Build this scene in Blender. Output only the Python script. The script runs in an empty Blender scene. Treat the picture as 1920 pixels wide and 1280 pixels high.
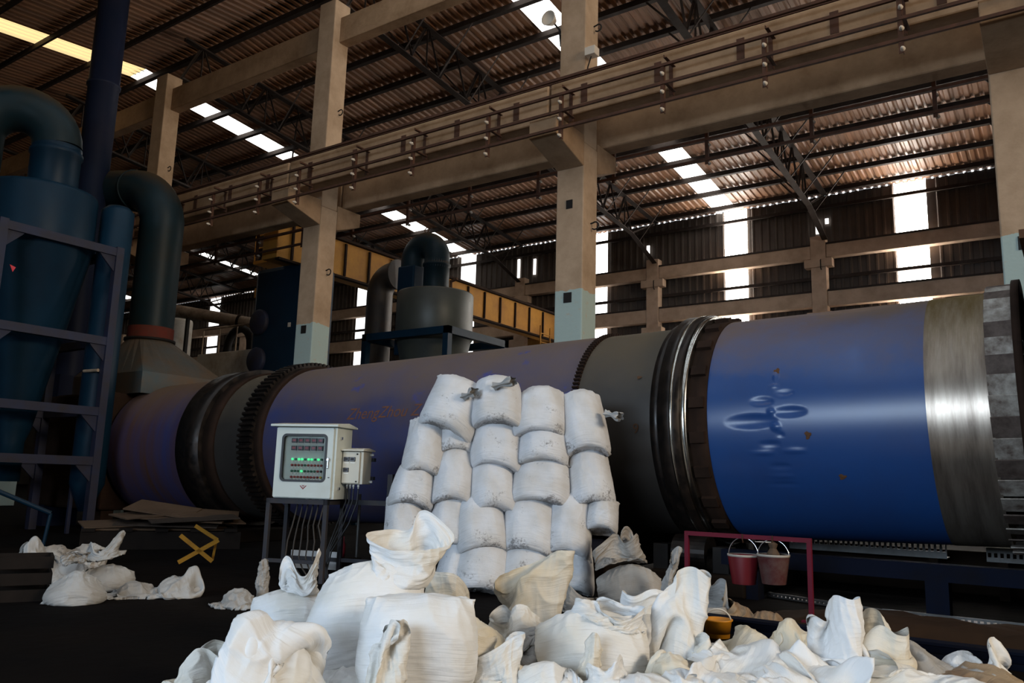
import bpy, bmesh, math, random
import numpy as np
from mathutils import Vector, Matrix

SC = bpy.context.scene
COL = SC.collection

# ------------------------------------------------------------------ camera
F_PX, CX, CY, EYE = 1528.0, 960.0, 640.0, 1.15        # focal length and centre for a 1920x1280 frame, eye height
_up = np.array([1215 - CX, -8200 - CY, F_PX]); _up /= np.linalg.norm(_up)
_vx = np.array([-1275 - CX, 841 - CY, F_PX]); _vx -= _up * (_vx @ _up); _vx /= -np.linalg.norm(_vx)
ROT = np.stack([_vx, np.cross(_up, _vx), _up])           # camera axes (x right, y down, z ahead) -> world
cam = bpy.data.cameras.new('camera')
cam.sensor_width = 36.0
cam.lens = F_PX / 1920 * 36
cam.clip_end = 300
cam_o = bpy.data.objects.new('camera', cam)
COL.objects.link(cam_o)
cam_o.matrix_world = Matrix([[ROT[i][0], -ROT[i][1], -ROT[i][2], (0, 0, EYE)[i]] for i in range(3)] + [[0, 0, 0, 1]])
SC.camera = cam_o

# ------------------------------------------------------------------ sky, daylight at the two open doorways, exposure
world = bpy.data.worlds.new('sky'); SC.world = world; world.use_nodes = True
world.node_tree.nodes['Background'].inputs[0].default_value = (0.86, 0.93, 1.0, 1)
world.node_tree.nodes['Background'].inputs[1].default_value = 0.35


def area_light(name, loc, target, sx, sy, power, color):
    l = bpy.data.lights.new(name, 'AREA'); l.shape = 'RECTANGLE'
    l.size, l.size_y, l.energy, l.color = sx, sy, power, color
    o = bpy.data.objects.new(name, l); COL.objects.link(o)
    o.location = loc
    o.rotation_euler = (Vector(target) - Vector(loc)).to_track_quat('-Z', 'Y').to_euler()
    return o


area_light('daylight_front_doorway', (-4.2, -13.0, 4.0), (-4.2, 6, 1.6), 12.0, 3.4, 2350, (0.66, 0.82, 1.0))
area_light('daylight_side_doorway', (22.0, 3.6, 9.3), (-8, 11, 5.5), 9.0, 4.0, 4100, (1.0, 0.83, 0.62))
SC.view_settings.view_transform = 'Standard'
SC.view_settings.look = 'None'
SC.view_settings.gamma = 1.0
SC.view_settings.use_curve_mapping = False
SC.view_settings.exposure = 0.0
SC.cycles.max_bounces = 6
SC.cycles.sample_clamp_indirect = 4.0


def ray(px, py):
    return ROT @ np.array([px - CX, py - CY, F_PX])


def at(px, py, Y):
    """the point where the sight line through a photo pixel crosses the vertical plane y = Y"""
    d = ray(px, py)
    return Vector((0, 0, EYE)) + Vector(d * (Y / d[1]))


def on_floor(px, py, z=0.0):
    d = ray(px, py)
    return Vector((0, 0, EYE)) + Vector(d * ((z - EYE) / d[2]))


def depth_of(p):
    return float(ROT[:, 2] @ np.array([p[0], p[1], p[2] - EYE]))


# ------------------------------------------------------------------ small mesh kit
class MB:
    """collects simple solids into one mesh"""
    def __init__(s):
        s.v, s.f, s.sm = [], [], []

    def add(s, verts, faces, smooth=False):
        o = len(s.v)
        s.v += [tuple(v) for v in verts]
        s.f += [tuple(i + o for i in f) for f in faces]
        s.sm += [smooth] * len(faces)
        return s

    def box(s, lo, hi, M=None):
        x0, y0, z0 = lo; x1, y1, z1 = hi
        vs = [Vector(p) for p in ((x0, y0, z0), (x1, y0, z0), (x1, y1, z0), (x0, y1, z0), (x0, y0, z1), (x1, y0, z1), (x1, y1, z1), (x0, y1, z1))]
        if M is not None:
            vs = [M @ v for v in vs]
        return s.add(vs, [(0, 3, 2, 1), (4, 5, 6, 7), (0, 1, 5, 4), (1, 2, 6, 5), (2, 3, 7, 6), (3, 0, 4, 7)])

    def beam(s, a, b, w, h, up=(0, 0, 1)):
        """a rectangular bar from a to b, w across, h along up"""
        a, b = Vector(a), Vector(b); d = (b - a)
        L = d.length; d.normalize()
        u = Vector(up); x = d.cross(u)
        if x.length < 1e-4:
            x = d.cross(Vector((1, 0, 0)))
        x.normalize(); u = x.cross(d)
        M = Matrix((( x.x, d.x, u.x, a.x), (x.y, d.y, u.y, a.y), (x.z, d.z, u.z, a.z), (0, 0, 0, 1)))
        return s.box((-w / 2, 0, -h / 2), (w / 2, L, h / 2), M)

    def angle(s, a, b, w, t=.008, up=(0, 0, 1), flip=1):
        """an angle-iron bar"""
        a, b = Vector(a), Vector(b); d = (b - a).normalized()
        u = Vector(up); x = d.cross(u)
        if x.length < 1e-4:
            x = d.cross(Vector((1, 0, 0)))
        x.normalize(); u = x.cross(d)
        s.beam(a + u * (w / 2), b + u * (w / 2), t, w, up)
        return s.beam(a + x * (flip * w / 2), b + x * (flip * w / 2), w, t, up)

    def tube(s, pts, r, n=10, caps=True, smooth=True):
        """a round bar along a path; r is one radius or one per point"""
        pts = [Vector(p) for p in pts]
        rs = r if isinstance(r, (list, tuple)) else [r] * len(pts)
        rings = []
        prev = None
        for i, p in enumerate(pts):
            t = (pts[min(i + 1, len(pts) - 1)] - pts[max(i - 1, 0)]).normalized()
            if prev is None:
                x = t.cross(Vector((0, 0, 1)))
                if x.length < 1e-3:
                    x = t.cross(Vector((1, 0, 0)))
            else:
                x = prev - t * prev.dot(t)
            x.normalize(); prev = x
            y = t.cross(x)
            rings.append([p + (x * math.cos(2 * math.pi * k / n) + y * math.sin(2 * math.pi * k / n)) * rs[i] for k in range(n)])
        vs = [q for g in rings for q in g]
        fs = [(i * n + k, i * n + (k + 1) % n, (i + 1) * n + (k + 1) % n, (i + 1) * n + k) for i in range(len(pts) - 1) for k in range(n)]
        s.add(vs, fs, smooth)
        if caps:
            s.add(rings[0], [tuple(range(n))[::-1]]); s.add(rings[-1], [tuple(range(n))])
        return s

    def lathe(s, prof, n=48, axis='z', origin=(0, 0, 0), smooth=True, arc=(0, 2 * math.pi)):
        """prof: (radius, height) pairs turned round an axis"""
        full = abs(arc[1] - arc[0] - 2 * math.pi) < 1e-6
        m = n if full else n + 1
        vs = []
        for r, h in prof:
            for k in range(m):
                a = arc[0] + (arc[1] - arc[0]) * k / n
                c, d = r * math.cos(a), r * math.sin(a)
                p = (c, d, h) if axis == 'z' else (h, c, d) if axis == 'x' else (d, h, c)
                vs.append(Vector(p) + Vector(origin))
        fs = []
        for i in range(len(prof) - 1):
            for k in range(n):
                k2 = (k + 1) % m
                fs.append((i * m + k, i * m + k2, (i + 1) * m + k2, (i + 1) * m + k))
        return s.add(vs, fs, smooth)

    def prism(s, poly, a, b):
        """a planar outline (3-d points) pushed from offset a to offset b"""
        n = len(poly); a, b = Vector(a), Vector(b)
        vs = [Vector(p) + a for p in poly] + [Vector(p) + b for p in poly]
        return s.add(vs, [tuple(range(n))[::-1], tuple(range(n, 2 * n))] + [(i, (i + 1) % n, n + (i + 1) % n, n + i) for i in range(n)])

    def build(s, name, m=None, parent=None, loc=None, bevel=0, fix=True, seg=2):
        me = bpy.data.meshes.new(name)
        me.from_pydata(s.v, [], s.f)
        me.polygons.foreach_set('use_smooth', s.sm)
        if fix:
            bm = bmesh.new(); bm.from_mesh(me)
            bmesh.ops.recalc_face_normals(bm, faces=bm.faces)
            bm.to_mesh(me); bm.free()
        me.update()
        o = bpy.data.objects.new(name, me); COL.objects.link(o)
        if m is not None:
            me.materials.append(m)
        if parent is not None:
            o.parent = parent
        if loc is not None:
            o.location = loc
        if bevel:
            b = o.modifiers.new('edge', 'BEVEL'); b.width = bevel; b.segments = seg; b.limit_method = 'ANGLE'; b.angle_limit = .7
        return o


def arc_pts(c, r, a0, a1, n, ux, uy):
    c, ux, uy = Vector(c), Vector(ux), Vector(uy)
    return [c + ux * (r * math.cos(a0 + (a1 - a0) * i / n)) + uy * (r * math.sin(a0 + (a1 - a0) * i / n)) for i in range(n + 1)]


def tag(o, label=None, cat=None, group=None, kind=None):
    if label: o['label'] = label
    if cat: o['category'] = cat
    if group: o['group'] = group
    if kind: o['kind'] = kind
    return o


def empty(name, loc=(0, 0, 0), rz=0.0):
    o = bpy.data.objects.new(name, None); COL.objects.link(o)
    o.empty_display_size = .2
    o.location = loc; o.rotation_euler = (0, 0, rz)
    return o


def copy_tree(o, parent=None):
    c = o.copy(); COL.objects.link(c)
    if parent is not None:
        c.parent = parent
    for ch in list(o.children):
        copy_tree(ch, c)
    return c


# ------------------------------------------------------------------ materials
def mat(name, base, rough=.6, metal=0.0, dirt=None, amount=.5, scale=2.0, bump=0.0, bscale=30.0, stretch=(1, 1, 1), emit=None,
        rvar=0.0, coords='Object', dust=None, dust_lo=.2, dust_hi=.9, extra=None, spec=.5):
    """base paint, patches of dirt, dust lying on upward faces, fine bump: all procedural"""
    m = bpy.data.materials.new(name); m.use_nodes = True
    nt = m.node_tree; N, Lk = nt.nodes, nt.links
    p = N['Principled BSDF']
    p.inputs['Roughness'].default_value = rough; p.inputs['Metallic'].default_value = metal
    p.inputs['Base Color'].default_value = (*base, 1)
    p.inputs['Specular IOR Level'].default_value = .12 if spec == .5 and rough >= .55 else spec   # dusty surfaces hardly shine
    if emit:
        p.inputs['Emission Color'].default_value = (*emit[0], 1); p.inputs['Emission Strength'].default_value = emit[1]
    tc = N.new('ShaderNodeTexCoord'); mp = N.new('ShaderNodeMapping'); mp.inputs['Scale'].default_value = stretch
    Lk.new(tc.outputs[coords], mp.inputs['Vector'])
    col = None
    if dirt:
        n = N.new('ShaderNodeTexNoise'); n.inputs['Scale'].default_value = scale; n.inputs['Detail'].default_value = 8; n.inputs['Roughness'].default_value = .65
        Lk.new(mp.outputs[0], n.inputs['Vector'])
        r = N.new('ShaderNodeValToRGB'); r.color_ramp.elements[0].position = 1 - amount - .18; r.color_ramp.elements[1].position = 1 - amount + .18
        Lk.new(n.outputs['Fac'], r.inputs[0])
        mx = N.new('ShaderNodeMix'); mx.data_type = 'RGBA'
        mx.inputs[6].default_value = (*base, 1); mx.inputs[7].default_value = (*dirt, 1)
        Lk.new(r.outputs[0], mx.inputs[0]); col = mx.outputs[2]
        if rvar:
            mr = N.new('ShaderNodeMapRange'); mr.inputs['To Min'].default_value = rough; mr.inputs['To Max'].default_value = min(1, rough + rvar)
            Lk.new(r.outputs[0], mr.inputs['Value']); Lk.new(mr.outputs[0], p.inputs['Roughness'])
    if dust:
        g = N.new('ShaderNodeNewGeometry'); sx = N.new('ShaderNodeSeparateXYZ'); Lk.new(g.outputs['Normal'], sx.inputs[0])
        n2 = N.new('ShaderNodeTexNoise'); n2.inputs['Scale'].default_value = 1.3; n2.inputs['Detail'].default_value = 9; n2.inputs['Roughness'].default_value = .7
        Lk.new(mp.outputs[0], n2.inputs['Vector'])
        ad = N.new('ShaderNodeMath'); ad.operation = 'MULTIPLY_ADD'; ad.inputs[1].default_value = .9; Lk.new(n2.outputs['Fac'], ad.inputs[0])
        sb = N.new('ShaderNodeMath'); sb.operation = 'SUBTRACT'; sb.inputs[1].default_value = .45; Lk.new(sx.outputs['Z'], sb.inputs[0]); Lk.new(sb.outputs[0], ad.inputs[2])
        r2 = N.new('ShaderNodeMapRange'); r2.inputs['From Min'].default_value = dust_lo; r2.inputs['From Max'].default_value = dust_hi
        Lk.new(ad.outputs[0], r2.inputs['Value'])
        mx2 = N.new('ShaderNodeMix'); mx2.data_type = 'RGBA'
        if col is not None: Lk.new(col, mx2.inputs[6])
        else: mx2.inputs[6].default_value = (*base, 1)
        mx2.inputs[7].default_value = (*dust, 1); Lk.new(r2.outputs[0], mx2.inputs[0]); col = mx2.outputs[2]
        mr = N.new('ShaderNodeMapRange'); mr.inputs['To Min'].default_value = rough; mr.inputs['To Max'].default_value = .9
        Lk.new(r2.outputs[0], mr.inputs['Value']); Lk.new(mr.outputs[0], p.inputs['Roughness'])
    if extra:
        col = extra(nt, col, base, tc)
    if col is not None:
        Lk.new(col, p.inputs['Base Color'])
    if bump:
        b = N.new('ShaderNodeBump'); b.inputs['Strength'].default_value = bump; b.inputs['Distance'].default_value = .02
        n3 = N.new('ShaderNodeTexNoise'); n3.inputs['Scale'].default_value = bscale; n3.inputs['Detail'].default_value = 6
        Lk.new(mp.outputs[0], n3.inputs['Vector']); Lk.new(n3.outputs['Fac'], b.inputs['Height']); Lk.new(b.outputs[0], p.inputs['Normal'])
    return m


def paint_line(z0, color):
    """below height z0 (world) the thing wears a coat of this paint, with a ragged edge"""
    def f(nt, col, base, tc):
        N, Lk = nt.nodes, nt.links
        g = N.new('ShaderNodeNewGeometry'); s = N.new('ShaderNodeSeparateXYZ'); Lk.new(g.outputs['Position'], s.inputs[0])
        n = N.new('ShaderNodeTexNoise'); n.inputs['Scale'].default_value = 5; n.inputs['Detail'].default_value = 6; Lk.new(g.outputs['Position'], n.inputs['Vector'])
        a = N.new('ShaderNodeMath'); a.operation = 'MULTIPLY_ADD'; a.inputs[1].default_value = .16; Lk.new(n.outputs['Fac'], a.inputs[0]); Lk.new(s.outputs['Z'], a.inputs[2])
        l = N.new('ShaderNodeMath'); l.operation = 'LESS_THAN'; l.inputs[1].default_value = z0 + .08; Lk.new(a.outputs[0], l.inputs[0])
        n2 = N.new('ShaderNodeTexNoise'); n2.inputs['Scale'].default_value = 9; n2.inputs['Detail'].default_value = 8; Lk.new(g.outputs['Position'], n2.inputs['Vector'])
        r = N.new('ShaderNodeMapRange'); r.inputs['From Min'].default_value = .6; r.inputs['From Max'].default_value = .75; r.inputs['To Max'].default_value = .5; Lk.new(n2.outputs['Fac'], r.inputs['Value'])
        pm = N.new('ShaderNodeMix'); pm.data_type = 'RGBA'; pm.inputs[6].default_value = (*color, 1); Lk.new(r.outputs[0], pm.inputs[0])
        Lk.new(col, pm.inputs[7]) if col is not None else None
        m = N.new('ShaderNodeMix'); m.data_type = 'RGBA'; Lk.new(l.outputs[0], m.inputs[0])
        if col is not None: Lk.new(col, m.inputs[6])
        else: m.inputs[6].default_value = (*base, 1)
        Lk.new(pm.outputs[2], m.inputs[7])
        return m.outputs[2]
    return f


M = {}
M['concrete'] = mat('dusty_concrete', (.36, .23, .135), .9, dirt=(.20, .12, .065), amount=.45, scale=1.6, bump=.25, bscale=14)
M['column'] = mat('painted_concrete', (.42, .295, .195), .9, dirt=(.27, .18, .11), amount=.42, scale=1.8, bump=.25, bscale=14, extra=paint_line(4.5, (.33, .40, .37)))
M['wall_concrete'] = mat('pinkish_wall_concrete', (.50, .36, .26), .9, dirt=(.33, .23, .16), amount=.42, scale=1.6, bump=.25, bscale=14)
M['roof'] = mat('dusty_roof_sheet', (.37, .18, .09), .36, .0, dirt=(.19, .10, .055), amount=.5, scale=.8, stretch=(3, .25, 1), rvar=.25)
M['wall'] = mat('grey_wall_sheet', (.10, .085, .075), .6, .0, dirt=(.065, .05, .042), amount=.5, scale=.7)
M['plaster'] = mat('dark_block_wall', (.09, .075, .06), .95, dirt=(.05, .04, .03), amount=.5, scale=.8)
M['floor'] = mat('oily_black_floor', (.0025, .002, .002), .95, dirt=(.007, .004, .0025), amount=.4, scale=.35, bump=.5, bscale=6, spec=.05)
M['steel_dark'] = mat('dark_roof_steel', (.055, .045, .04), .7, .2, dirt=(.03, .02, .016), amount=.5, scale=2)
M['rust_pipe'] = mat('red_oxide_bar', (.10, .045, .028), .75, .1, dirt=(.055, .03, .02), amount=.5, scale=5)
M['porcelain'] = mat('insulator_porcelain', (.55, .47, .38), .5)
M['daylit'] = mat('daylit_translucent_sheet', (.8, .8, .8), .6, emit=((1.0, .99, .96), 3.0))
M['daylit_left'] = mat('left_roof_sheet', (.8, .8, .8), .6, emit=((1.0, .99, .95), 3.5))  # left roof strips, glow raised to brighten what stands below
M['daylit_near'] = mat('boosted_roof_sheet', (.8, .8, .8), .6, emit=((.86, .94, 1.0), 4.5))  # strips out of view, glow raised for light from above
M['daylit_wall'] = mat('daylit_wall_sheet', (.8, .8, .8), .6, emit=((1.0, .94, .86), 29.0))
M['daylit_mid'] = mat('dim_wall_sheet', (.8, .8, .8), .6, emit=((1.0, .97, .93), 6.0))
M['daylit_dim'] = mat('dimmed_wall_sheet', (.8, .8, .8), .6, emit=((1.0, .99, .97), 1.8))  # left wall strips, glow turned down to keep the roof there dark
M['daylit_old'] = mat('yellowed_translucent_sheet', (.7, .55, .3), .6, emit=((1.0, .74, .36), 1.0))
M['black_iron'] = mat('black_iron', (.02, .018, .017), .6, .4)
# ------------------------------------------------------------------ woven sacks: a small cloth solver
class Ball:
    """a rounded solid (grain inside a sack, or a neighbour) that cloth rests against; p = 2 is an ellipsoid"""
    def __init__(s, c, r, rz=0.0, p=2.0):
        s.c = np.array(c, float); s.r = np.array(r, float); s.p = p
        ca, sa = math.cos(rz), math.sin(rz)
        s.A = np.array([[ca, sa, 0], [-sa, ca, 0], [0, 0, 1]])

    def push(s, P, lay):
        d = (P - s.c) @ s.A.T
        r = s.r + lay[:, None]
        q = np.abs(d / r)
        n = (q ** s.p).sum(-1) ** (1 / s.p)
        m = n < 1
        if m.any():
            dm = d[m] / np.maximum(n[m], 1e-6)[:, None]
            P[m] = s.c + dm @ s.A
        return m


def smooth_noise(rng, n, m, k):
    """periodic-ish smooth noise on an n x m grid"""
    f = np.zeros((n, m))
    for _ in range(10):
        a, b = rng.integers(-k, k + 1), rng.uniform(-k, k)
        f += rng.normal() * np.sin(2 * np.pi * (a * np.arange(n)[:, None] / n + b * np.arange(m)[None] / m) + rng.uniform(0, 6.28))
    return f / 3.2


def cloth_sack(W, H, nu, nv, start, steps=220, passes=3, seed=0, press=0.0, fill=None, grain=0.0, grav=0.0016,
               pins=(), balls=(), floor=0.0, box=None, top=False, compress=0.55, shear=0.35, bend=0.12, noise=0.004,
               damp=0.93, tie=None, squeeze=None, after=0, lean=(0, 0), pin_r=.05, thick=.0, up_front=None, weld=True, grip=.75, crush=0.0):
    """W x H flat woven bag (two layers, sewn along the bottom, along the top too when top=True), settled under
    gravity, inner pressure, grain filled up to height `fill`, pinned rim points, floor and balls."""
    rng = np.random.default_rng(seed)
    n = nu // 2
    du, dv = 2 * W / nu, H / (nv - 1)
    s = np.concatenate([-W / 2 + (np.arange(n) + .5) * du, W / 2 - (np.arange(n) + .5) * du])
    side = np.concatenate([-np.ones(n), np.ones(n)])
    t = np.arange(nv) * dv
    S, T = np.meshgrid(s, t, indexing='ij'); B = np.broadcast_to(side[:, None], S.shape)
    P = start(S, T, B)
    P = P + noise * np.stack([smooth_noise(rng, nu, nv, 5) for _ in range(3)], -1)
    Q = P.copy(); base = P[:, 0].copy(); base[:, 2] = (floor or 0) + .004
    sets = []

    def add(off_u, off_v, L, kc, ks):
        # graph-coloured constraint sets along one grid direction
        per = 2 if (off_u in (0, 1, -1) and off_v in (0, 1)) else 4
        ui, vi = np.meshgrid(np.arange(nu), np.arange(nv - off_v), indexing='ij')
        key = (vi // max(off_v, 1)) % 2 if off_v else (ui // max(abs(off_u), 1)) % 2
        for k in range(2):
            m = key == k
            a = (ui[m] * nv + vi[m]); b = (((ui[m] + off_u) % nu) * nv + vi[m] + off_v)
            sets.append((a, b, L, kc, ks))
    add(1, 0, du, compress, 1.0); add(0, 1, dv, compress, 1.0)
    dg = math.hypot(du, dv)
    add(1, 1, dg, shear * .5, shear); add(-1, 1, dg, shear * .5, shear)
    add(2, 0, 2 * du, bend, 0.0); add(0, 2, 2 * dv, bend, 0.0)
    add(4, 0, 4 * du, bend * .7, 0.0); add(0, 4, 4 * dv, bend * .7, 0.0)
    add(8, 0, 8 * du, bend * .4, 0.0); add(0, 8, 8 * dv, bend * .4, 0.0)
    pl = [(int(round(u * nu)) % nu, min(nv - 1, int(round(v * (nv - 1)))), np.array(p, float)) for u, v, p in pins]
    own = np.clip(.15 + (T - fill * .8) / .25, .15, 1.0) if fill is not None else 1.0     # grain carries the cloth below its level
    dent = np.clip(smooth_noise(rng, nu, nv, 3) + .6 * smooth_noise(rng, nu, nv, 5), -1.8, 1.8)
    if fill is not None: dent = dent * np.clip((T - fill) / .25, 0, 1)
    hold = .5 * np.clip((fill * 1.05 - T) / (.6 * fill), 0, 1) if fill is not None else 0
    UU, VV = np.meshgrid(np.arange(nu) / nu, np.arange(nv) / (nv - 1), indexing='ij')
    patches = []
    for iu, iv, p in pl:
        d = np.abs(UU - iu / nu); d = np.minimum(d, 1 - d) * 2 * W
        e = (VV - iv / (nv - 1)) * H
        patches.append(np.exp(-(d * d + e * e) / (2 * pin_r ** 2))[..., None])
    lay = np.where(B > 0, 0.0, thick).reshape(-1) if up_front is None else np.where(B * up_front > 0, thick, 0.0).reshape(-1)
    mate = nu - 1 - np.arange(nu)
    for it in range(steps + after):
        V = (P - Q) * damp
        Q = P.copy()
        a = min(1.0, it / (steps * .6))
        P += V
        P[..., 2] -= grav * own
        if fill is not None and it > 20:
            P[..., 2] += hold * (T + .004 - P[..., 2])
        P[..., 0] += lean[0] * a; P[..., 1] += lean[1] * a
        if press or crush:
            Tu = np.roll(P, -1, 0) - np.roll(P, 1, 0)
            Tv = np.empty_like(P); Tv[:, 1:-1] = P[:, 2:] - P[:, :-2]; Tv[:, 0] = P[:, 1] - P[:, 0]; Tv[:, -1] = P[:, -1] - P[:, -2]
            N = np.cross(Tu, Tv); N /= np.linalg.norm(N, axis=-1, keepdims=True) + 1e-9
            P += N * (press * a + crush * a * dent)[..., None]
        F = P.reshape(-1, 3)
        for _ in range(passes):
            for ia, ib, L, kc, ks in sets:
                d = F[ib] - F[ia]
                l = np.sqrt((d * d).sum(1)) + 1e-9
                c = (l - L) / l
                c *= np.where(c > 0, ks, kc) * .5
                d *= c[:, None]
                F[ia] += d; F[ib] -= d
            if weld:
                w = (P[:, 0] + P[mate, 0]) * .5; P[:, 0] = w
            else:
                P[:, 0] = base
            if top:
                w = (P[:, -1] + P[mate, -1]) * .5; P[:, -1] = w
            if tie is not None:
                row, rad = tie
                c = P[:, row].mean(0)
                d = P[:, row] - c
                l = np.linalg.norm(d, axis=-1, keepdims=True) + 1e-9
                rr = W * .32 + (rad - W * .32) * a
                P[:, row] = c + d * np.minimum(1, rr / l)
            for (iu, iv, p), wgt in zip(pl, patches):
                P += (p - P[iu, iv]) * (min(1.0, it / (steps * .5)) * .6) * wgt
            if box is not None:
                for ax in range(3):
                    l0, h0 = box[ax]
                    if l0 is not None:
                        np.maximum(P[..., ax], l0, out=P[..., ax])
                    if h0 is not None:
                        hh = h0 if squeeze is None else h0 + (squeeze[ax] * (1 - a))
                        np.minimum(P[..., ax], hh, out=P[..., ax])
        hit = np.zeros(len(F), bool); held = np.zeros(len(F), bool)
        for b in balls:
            held |= b.push(F, lay)
        if floor is not None:
            m = F[:, 2] < floor + .004 + lay
            F[m, 2] = (floor + .004 + lay)[m]
            hit |= m
        if hit.any():
            QF = Q.reshape(-1, 3)
            QF[hit] += (F[hit] - QF[hit]) * .75
        if held.any():
            QF = Q.reshape(-1, 3)
            QF[held] += (F[held] - QF[held]) * grip
        P = F.reshape(P.shape)
    return P


def value_noise(u, v, fu, fv, seed):
    """smooth lattice noise, periodic over u in 0..1, range 0..1"""
    r = np.random.default_rng(seed)
    g = r.random((fu, int(fv) + 3))
    x, y = u * fu, v * fv
    i, j = np.floor(x).astype(int), np.floor(y).astype(int)
    a, b = x - i, y - j
    a, b = a * a * (3 - 2 * a), b * b * (3 - 2 * b)
    i0, i1 = i % fu, (i + 1) % fu
    j0 = np.clip(j, 0, g.shape[1] - 2)
    return (g[i0, j0] * (1 - a) + g[i1, j0] * a) * (1 - b) + (g[i0, j0 + 1] * (1 - a) + g[i1, j0 + 1] * a) * b


def ridge(u, v, fu, fv, seed, sharp=1.6):
    return (1 - np.abs(2 * value_noise(u, v, fu, fv, seed) - 1)) ** sharp


def refine(P):
    """twice the grid in both directions"""
    a = np.empty((P.shape[0] * 2,) + P.shape[1:])
    a[::2] = P
    a[1::2] = (9 * (P + np.roll(P, -1, 0)) - np.roll(P, 1, 0) - np.roll(P, -2, 0)) / 16
    b = np.empty((a.shape[0], a.shape[1] * 2 - 1, 3))
    b[:, ::2] = a
    e = np.concatenate([2 * a[:, :1] - a[:, 1:2], a, 2 * a[:, -1:] - a[:, -2:-1]], 1)
    b[:, 1::2] = (9 * (e[:, 1:-2] + e[:, 2:-1]) - e[:, :-3] - e[:, 3:]) / 16
    return b


def creased(P, seed, fine=.0025, crumple=.012, gather=.01, v0=0.0, ends=False):
    """stiff plastic weave: sharp little creases and folds pressed into the settled shape"""
    P = refine(P)
    nu, nv = P.shape[:2]
    u, v = np.meshgrid(np.arange(nu) / nu, np.arange(nv) / (nv - 1), indexing='ij')
    Tu = np.roll(P, -1, 0) - np.roll(P, 1, 0)
    Tv = np.gradient(P, axis=1)
    N = np.cross(Tu, Tv); N /= np.linalg.norm(N, axis=-1, keepdims=True) + 1e-9
    for _ in range(2):
        N = N + .5 * (np.roll(N, 1, 0) + np.roll(N, -1, 0)); N /= np.linalg.norm(N, axis=-1, keepdims=True) + 1e-9
    top = np.clip((v - v0) / .16, 0, 1)
    w = top if not ends else np.exp(-v / .13) + np.exp(-(1 - v) / .13)
    wu = (u + .035 * (value_noise(u, v, 6, 7, seed + 1) - .5)) % 1
    wv = np.clip(v + .06 * (value_noise(u, v, 7, 6, seed + 2) - .5), 0, 1)
    d = fine * (ridge(wu, wv, 9, 44, seed + 3, 1.2) - .5) * (1.0 - .4 * top)
    d += fine * .8 * (ridge(wu, wv, 22, 20, seed + 8, 1.5) - .5)
    d += crumple * (ridge((wu + .25 * wv) % 1, wv, 7, 6, seed + 4, 2.1) - .33) * (w + (.12 if not ends else .3))
    d += crumple * .55 * (ridge((wu - .4 * wv) % 1, wv, 13, 11, seed + 5, 2.1) - .33) * (w + (.12 if not ends else .25))
    d += gather * (ridge(wu, wv, 24, 2.2, seed + 6, 1.3) - .45) * w * (.4 + value_noise(u, v, 4, 2, seed + 7))
    d *= np.clip(v / .03, 0, 1)
    if ends: d *= np.clip((1 - v) / .03, 0, 1)
    return P + N * d[..., None]


def sack_mesh(name, P, top=False, weld=True, seed=0, ends=None, **style):
    """the settled grid, creased, as a mesh with the weave's own UVs"""
    P = creased(P, seed * 17 + 5, ends=top if ends is None else ends, **style)
    nu, nv = P.shape[:2]
    ids = np.arange(nu * nv).reshape(nu, nv)
    for i in range(nu):
        j = (nu - 2 - i) % nu
        if j > i:
            if weld: ids[j, 0] = ids[i, 0]
            if top: ids[j, -1] = ids[i, -1]
    used = np.unique(ids)
    remap = -np.ones(nu * nv, int); remap[used] = np.arange(len(used))
    V = P.reshape(-1, 3)[used]
    a = remap[ids]; b = np.roll(a, -1, 0)
    Q = np.stack([a[:, :-1], b[:, :-1], b[:, 1:], a[:, 1:]], -1).reshape(-1, 4)
    uu, vv = np.meshgrid(np.arange(nu) / nu, np.arange(nv) / (nv - 1), indexing='ij')
    ub = uu + 1 / nu
    UVQ = np.stack([np.stack([uu[:, :-1], vv[:, :-1]], -1), np.stack([ub[:, :-1], vv[:, :-1]], -1), np.stack([ub[:, 1:], vv[:, 1:]], -1), np.stack([uu[:, 1:], vv[:, 1:]], -1)], -2).reshape(-1, 4, 2)
    faces, uvs = [], []
    for f, q in zip(Q.tolist(), UVQ.tolist()):
        if f[0] == f[1] or f[2] == f[3]:
            g, h = [], []
            for x, y in zip(f, q):
                if x not in g: g.append(x); h.append(y)
            if len(g) < 3: continue
            f, q = g, h
        faces.append(f); uvs.extend(q)
    me = bpy.data.meshes.new(name)
    me.from_pydata(V.tolist(), [], faces)
    uvl = me.uv_layers.new(name='UVMap')
    uvl.data.foreach_set('uv', np.array(uvs, 'f').ravel())
    me.polygons.foreach_set('use_smooth', np.ones(len(faces), bool))
    me.update()
    return me
# ------------------------------------------------------------------ the setting: floor, roof, walls, windows, frame
YB, YR, YF = 31.0, 13.3, -6.0                      # back wall, ridge, front wall
ZE, SL = 12.26, 0.1                                 # eave height at the back wall, roof slope
XL, XR = -64.0, 14.0


def roof_z(y):
    return ZE + SL * (YB - y) if y >= YR else ZE + SL * (YB - YR) - SL * (YR - y)


def ribbed(x0, x1, place, pitch=.25, amp=.045):
    """trapezoid-ribbed sheet between x0 and x1; place(x, w, e) gives the point for e = 0 or 1, w = rib height"""
    k0 = math.ceil(x0 / pitch - 1e-6)
    xs = [(x0, 0.0)]
    k = k0
    while k * pitch < x1 - .02:
        for dx, w in ((0, 0), (.10, 0), (.14, amp), (.20, amp), (.24, 0)):
            x = k * pitch + dx
            if x0 + 1e-4 < x < x1 - 1e-4: xs.append((x, w))
        k += 1
    xs.append((x1, 0.0))
    vs = [place(x, w, 0) for x, w in xs] + [place(x, w, 1) for x, w in xs]
    n = len(xs)
    return MB().add(vs, [(i, i + 1, n + i + 1, n + i) for i in range(n - 1)])


def struct(o):
    return tag(o, kind='structure')


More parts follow.
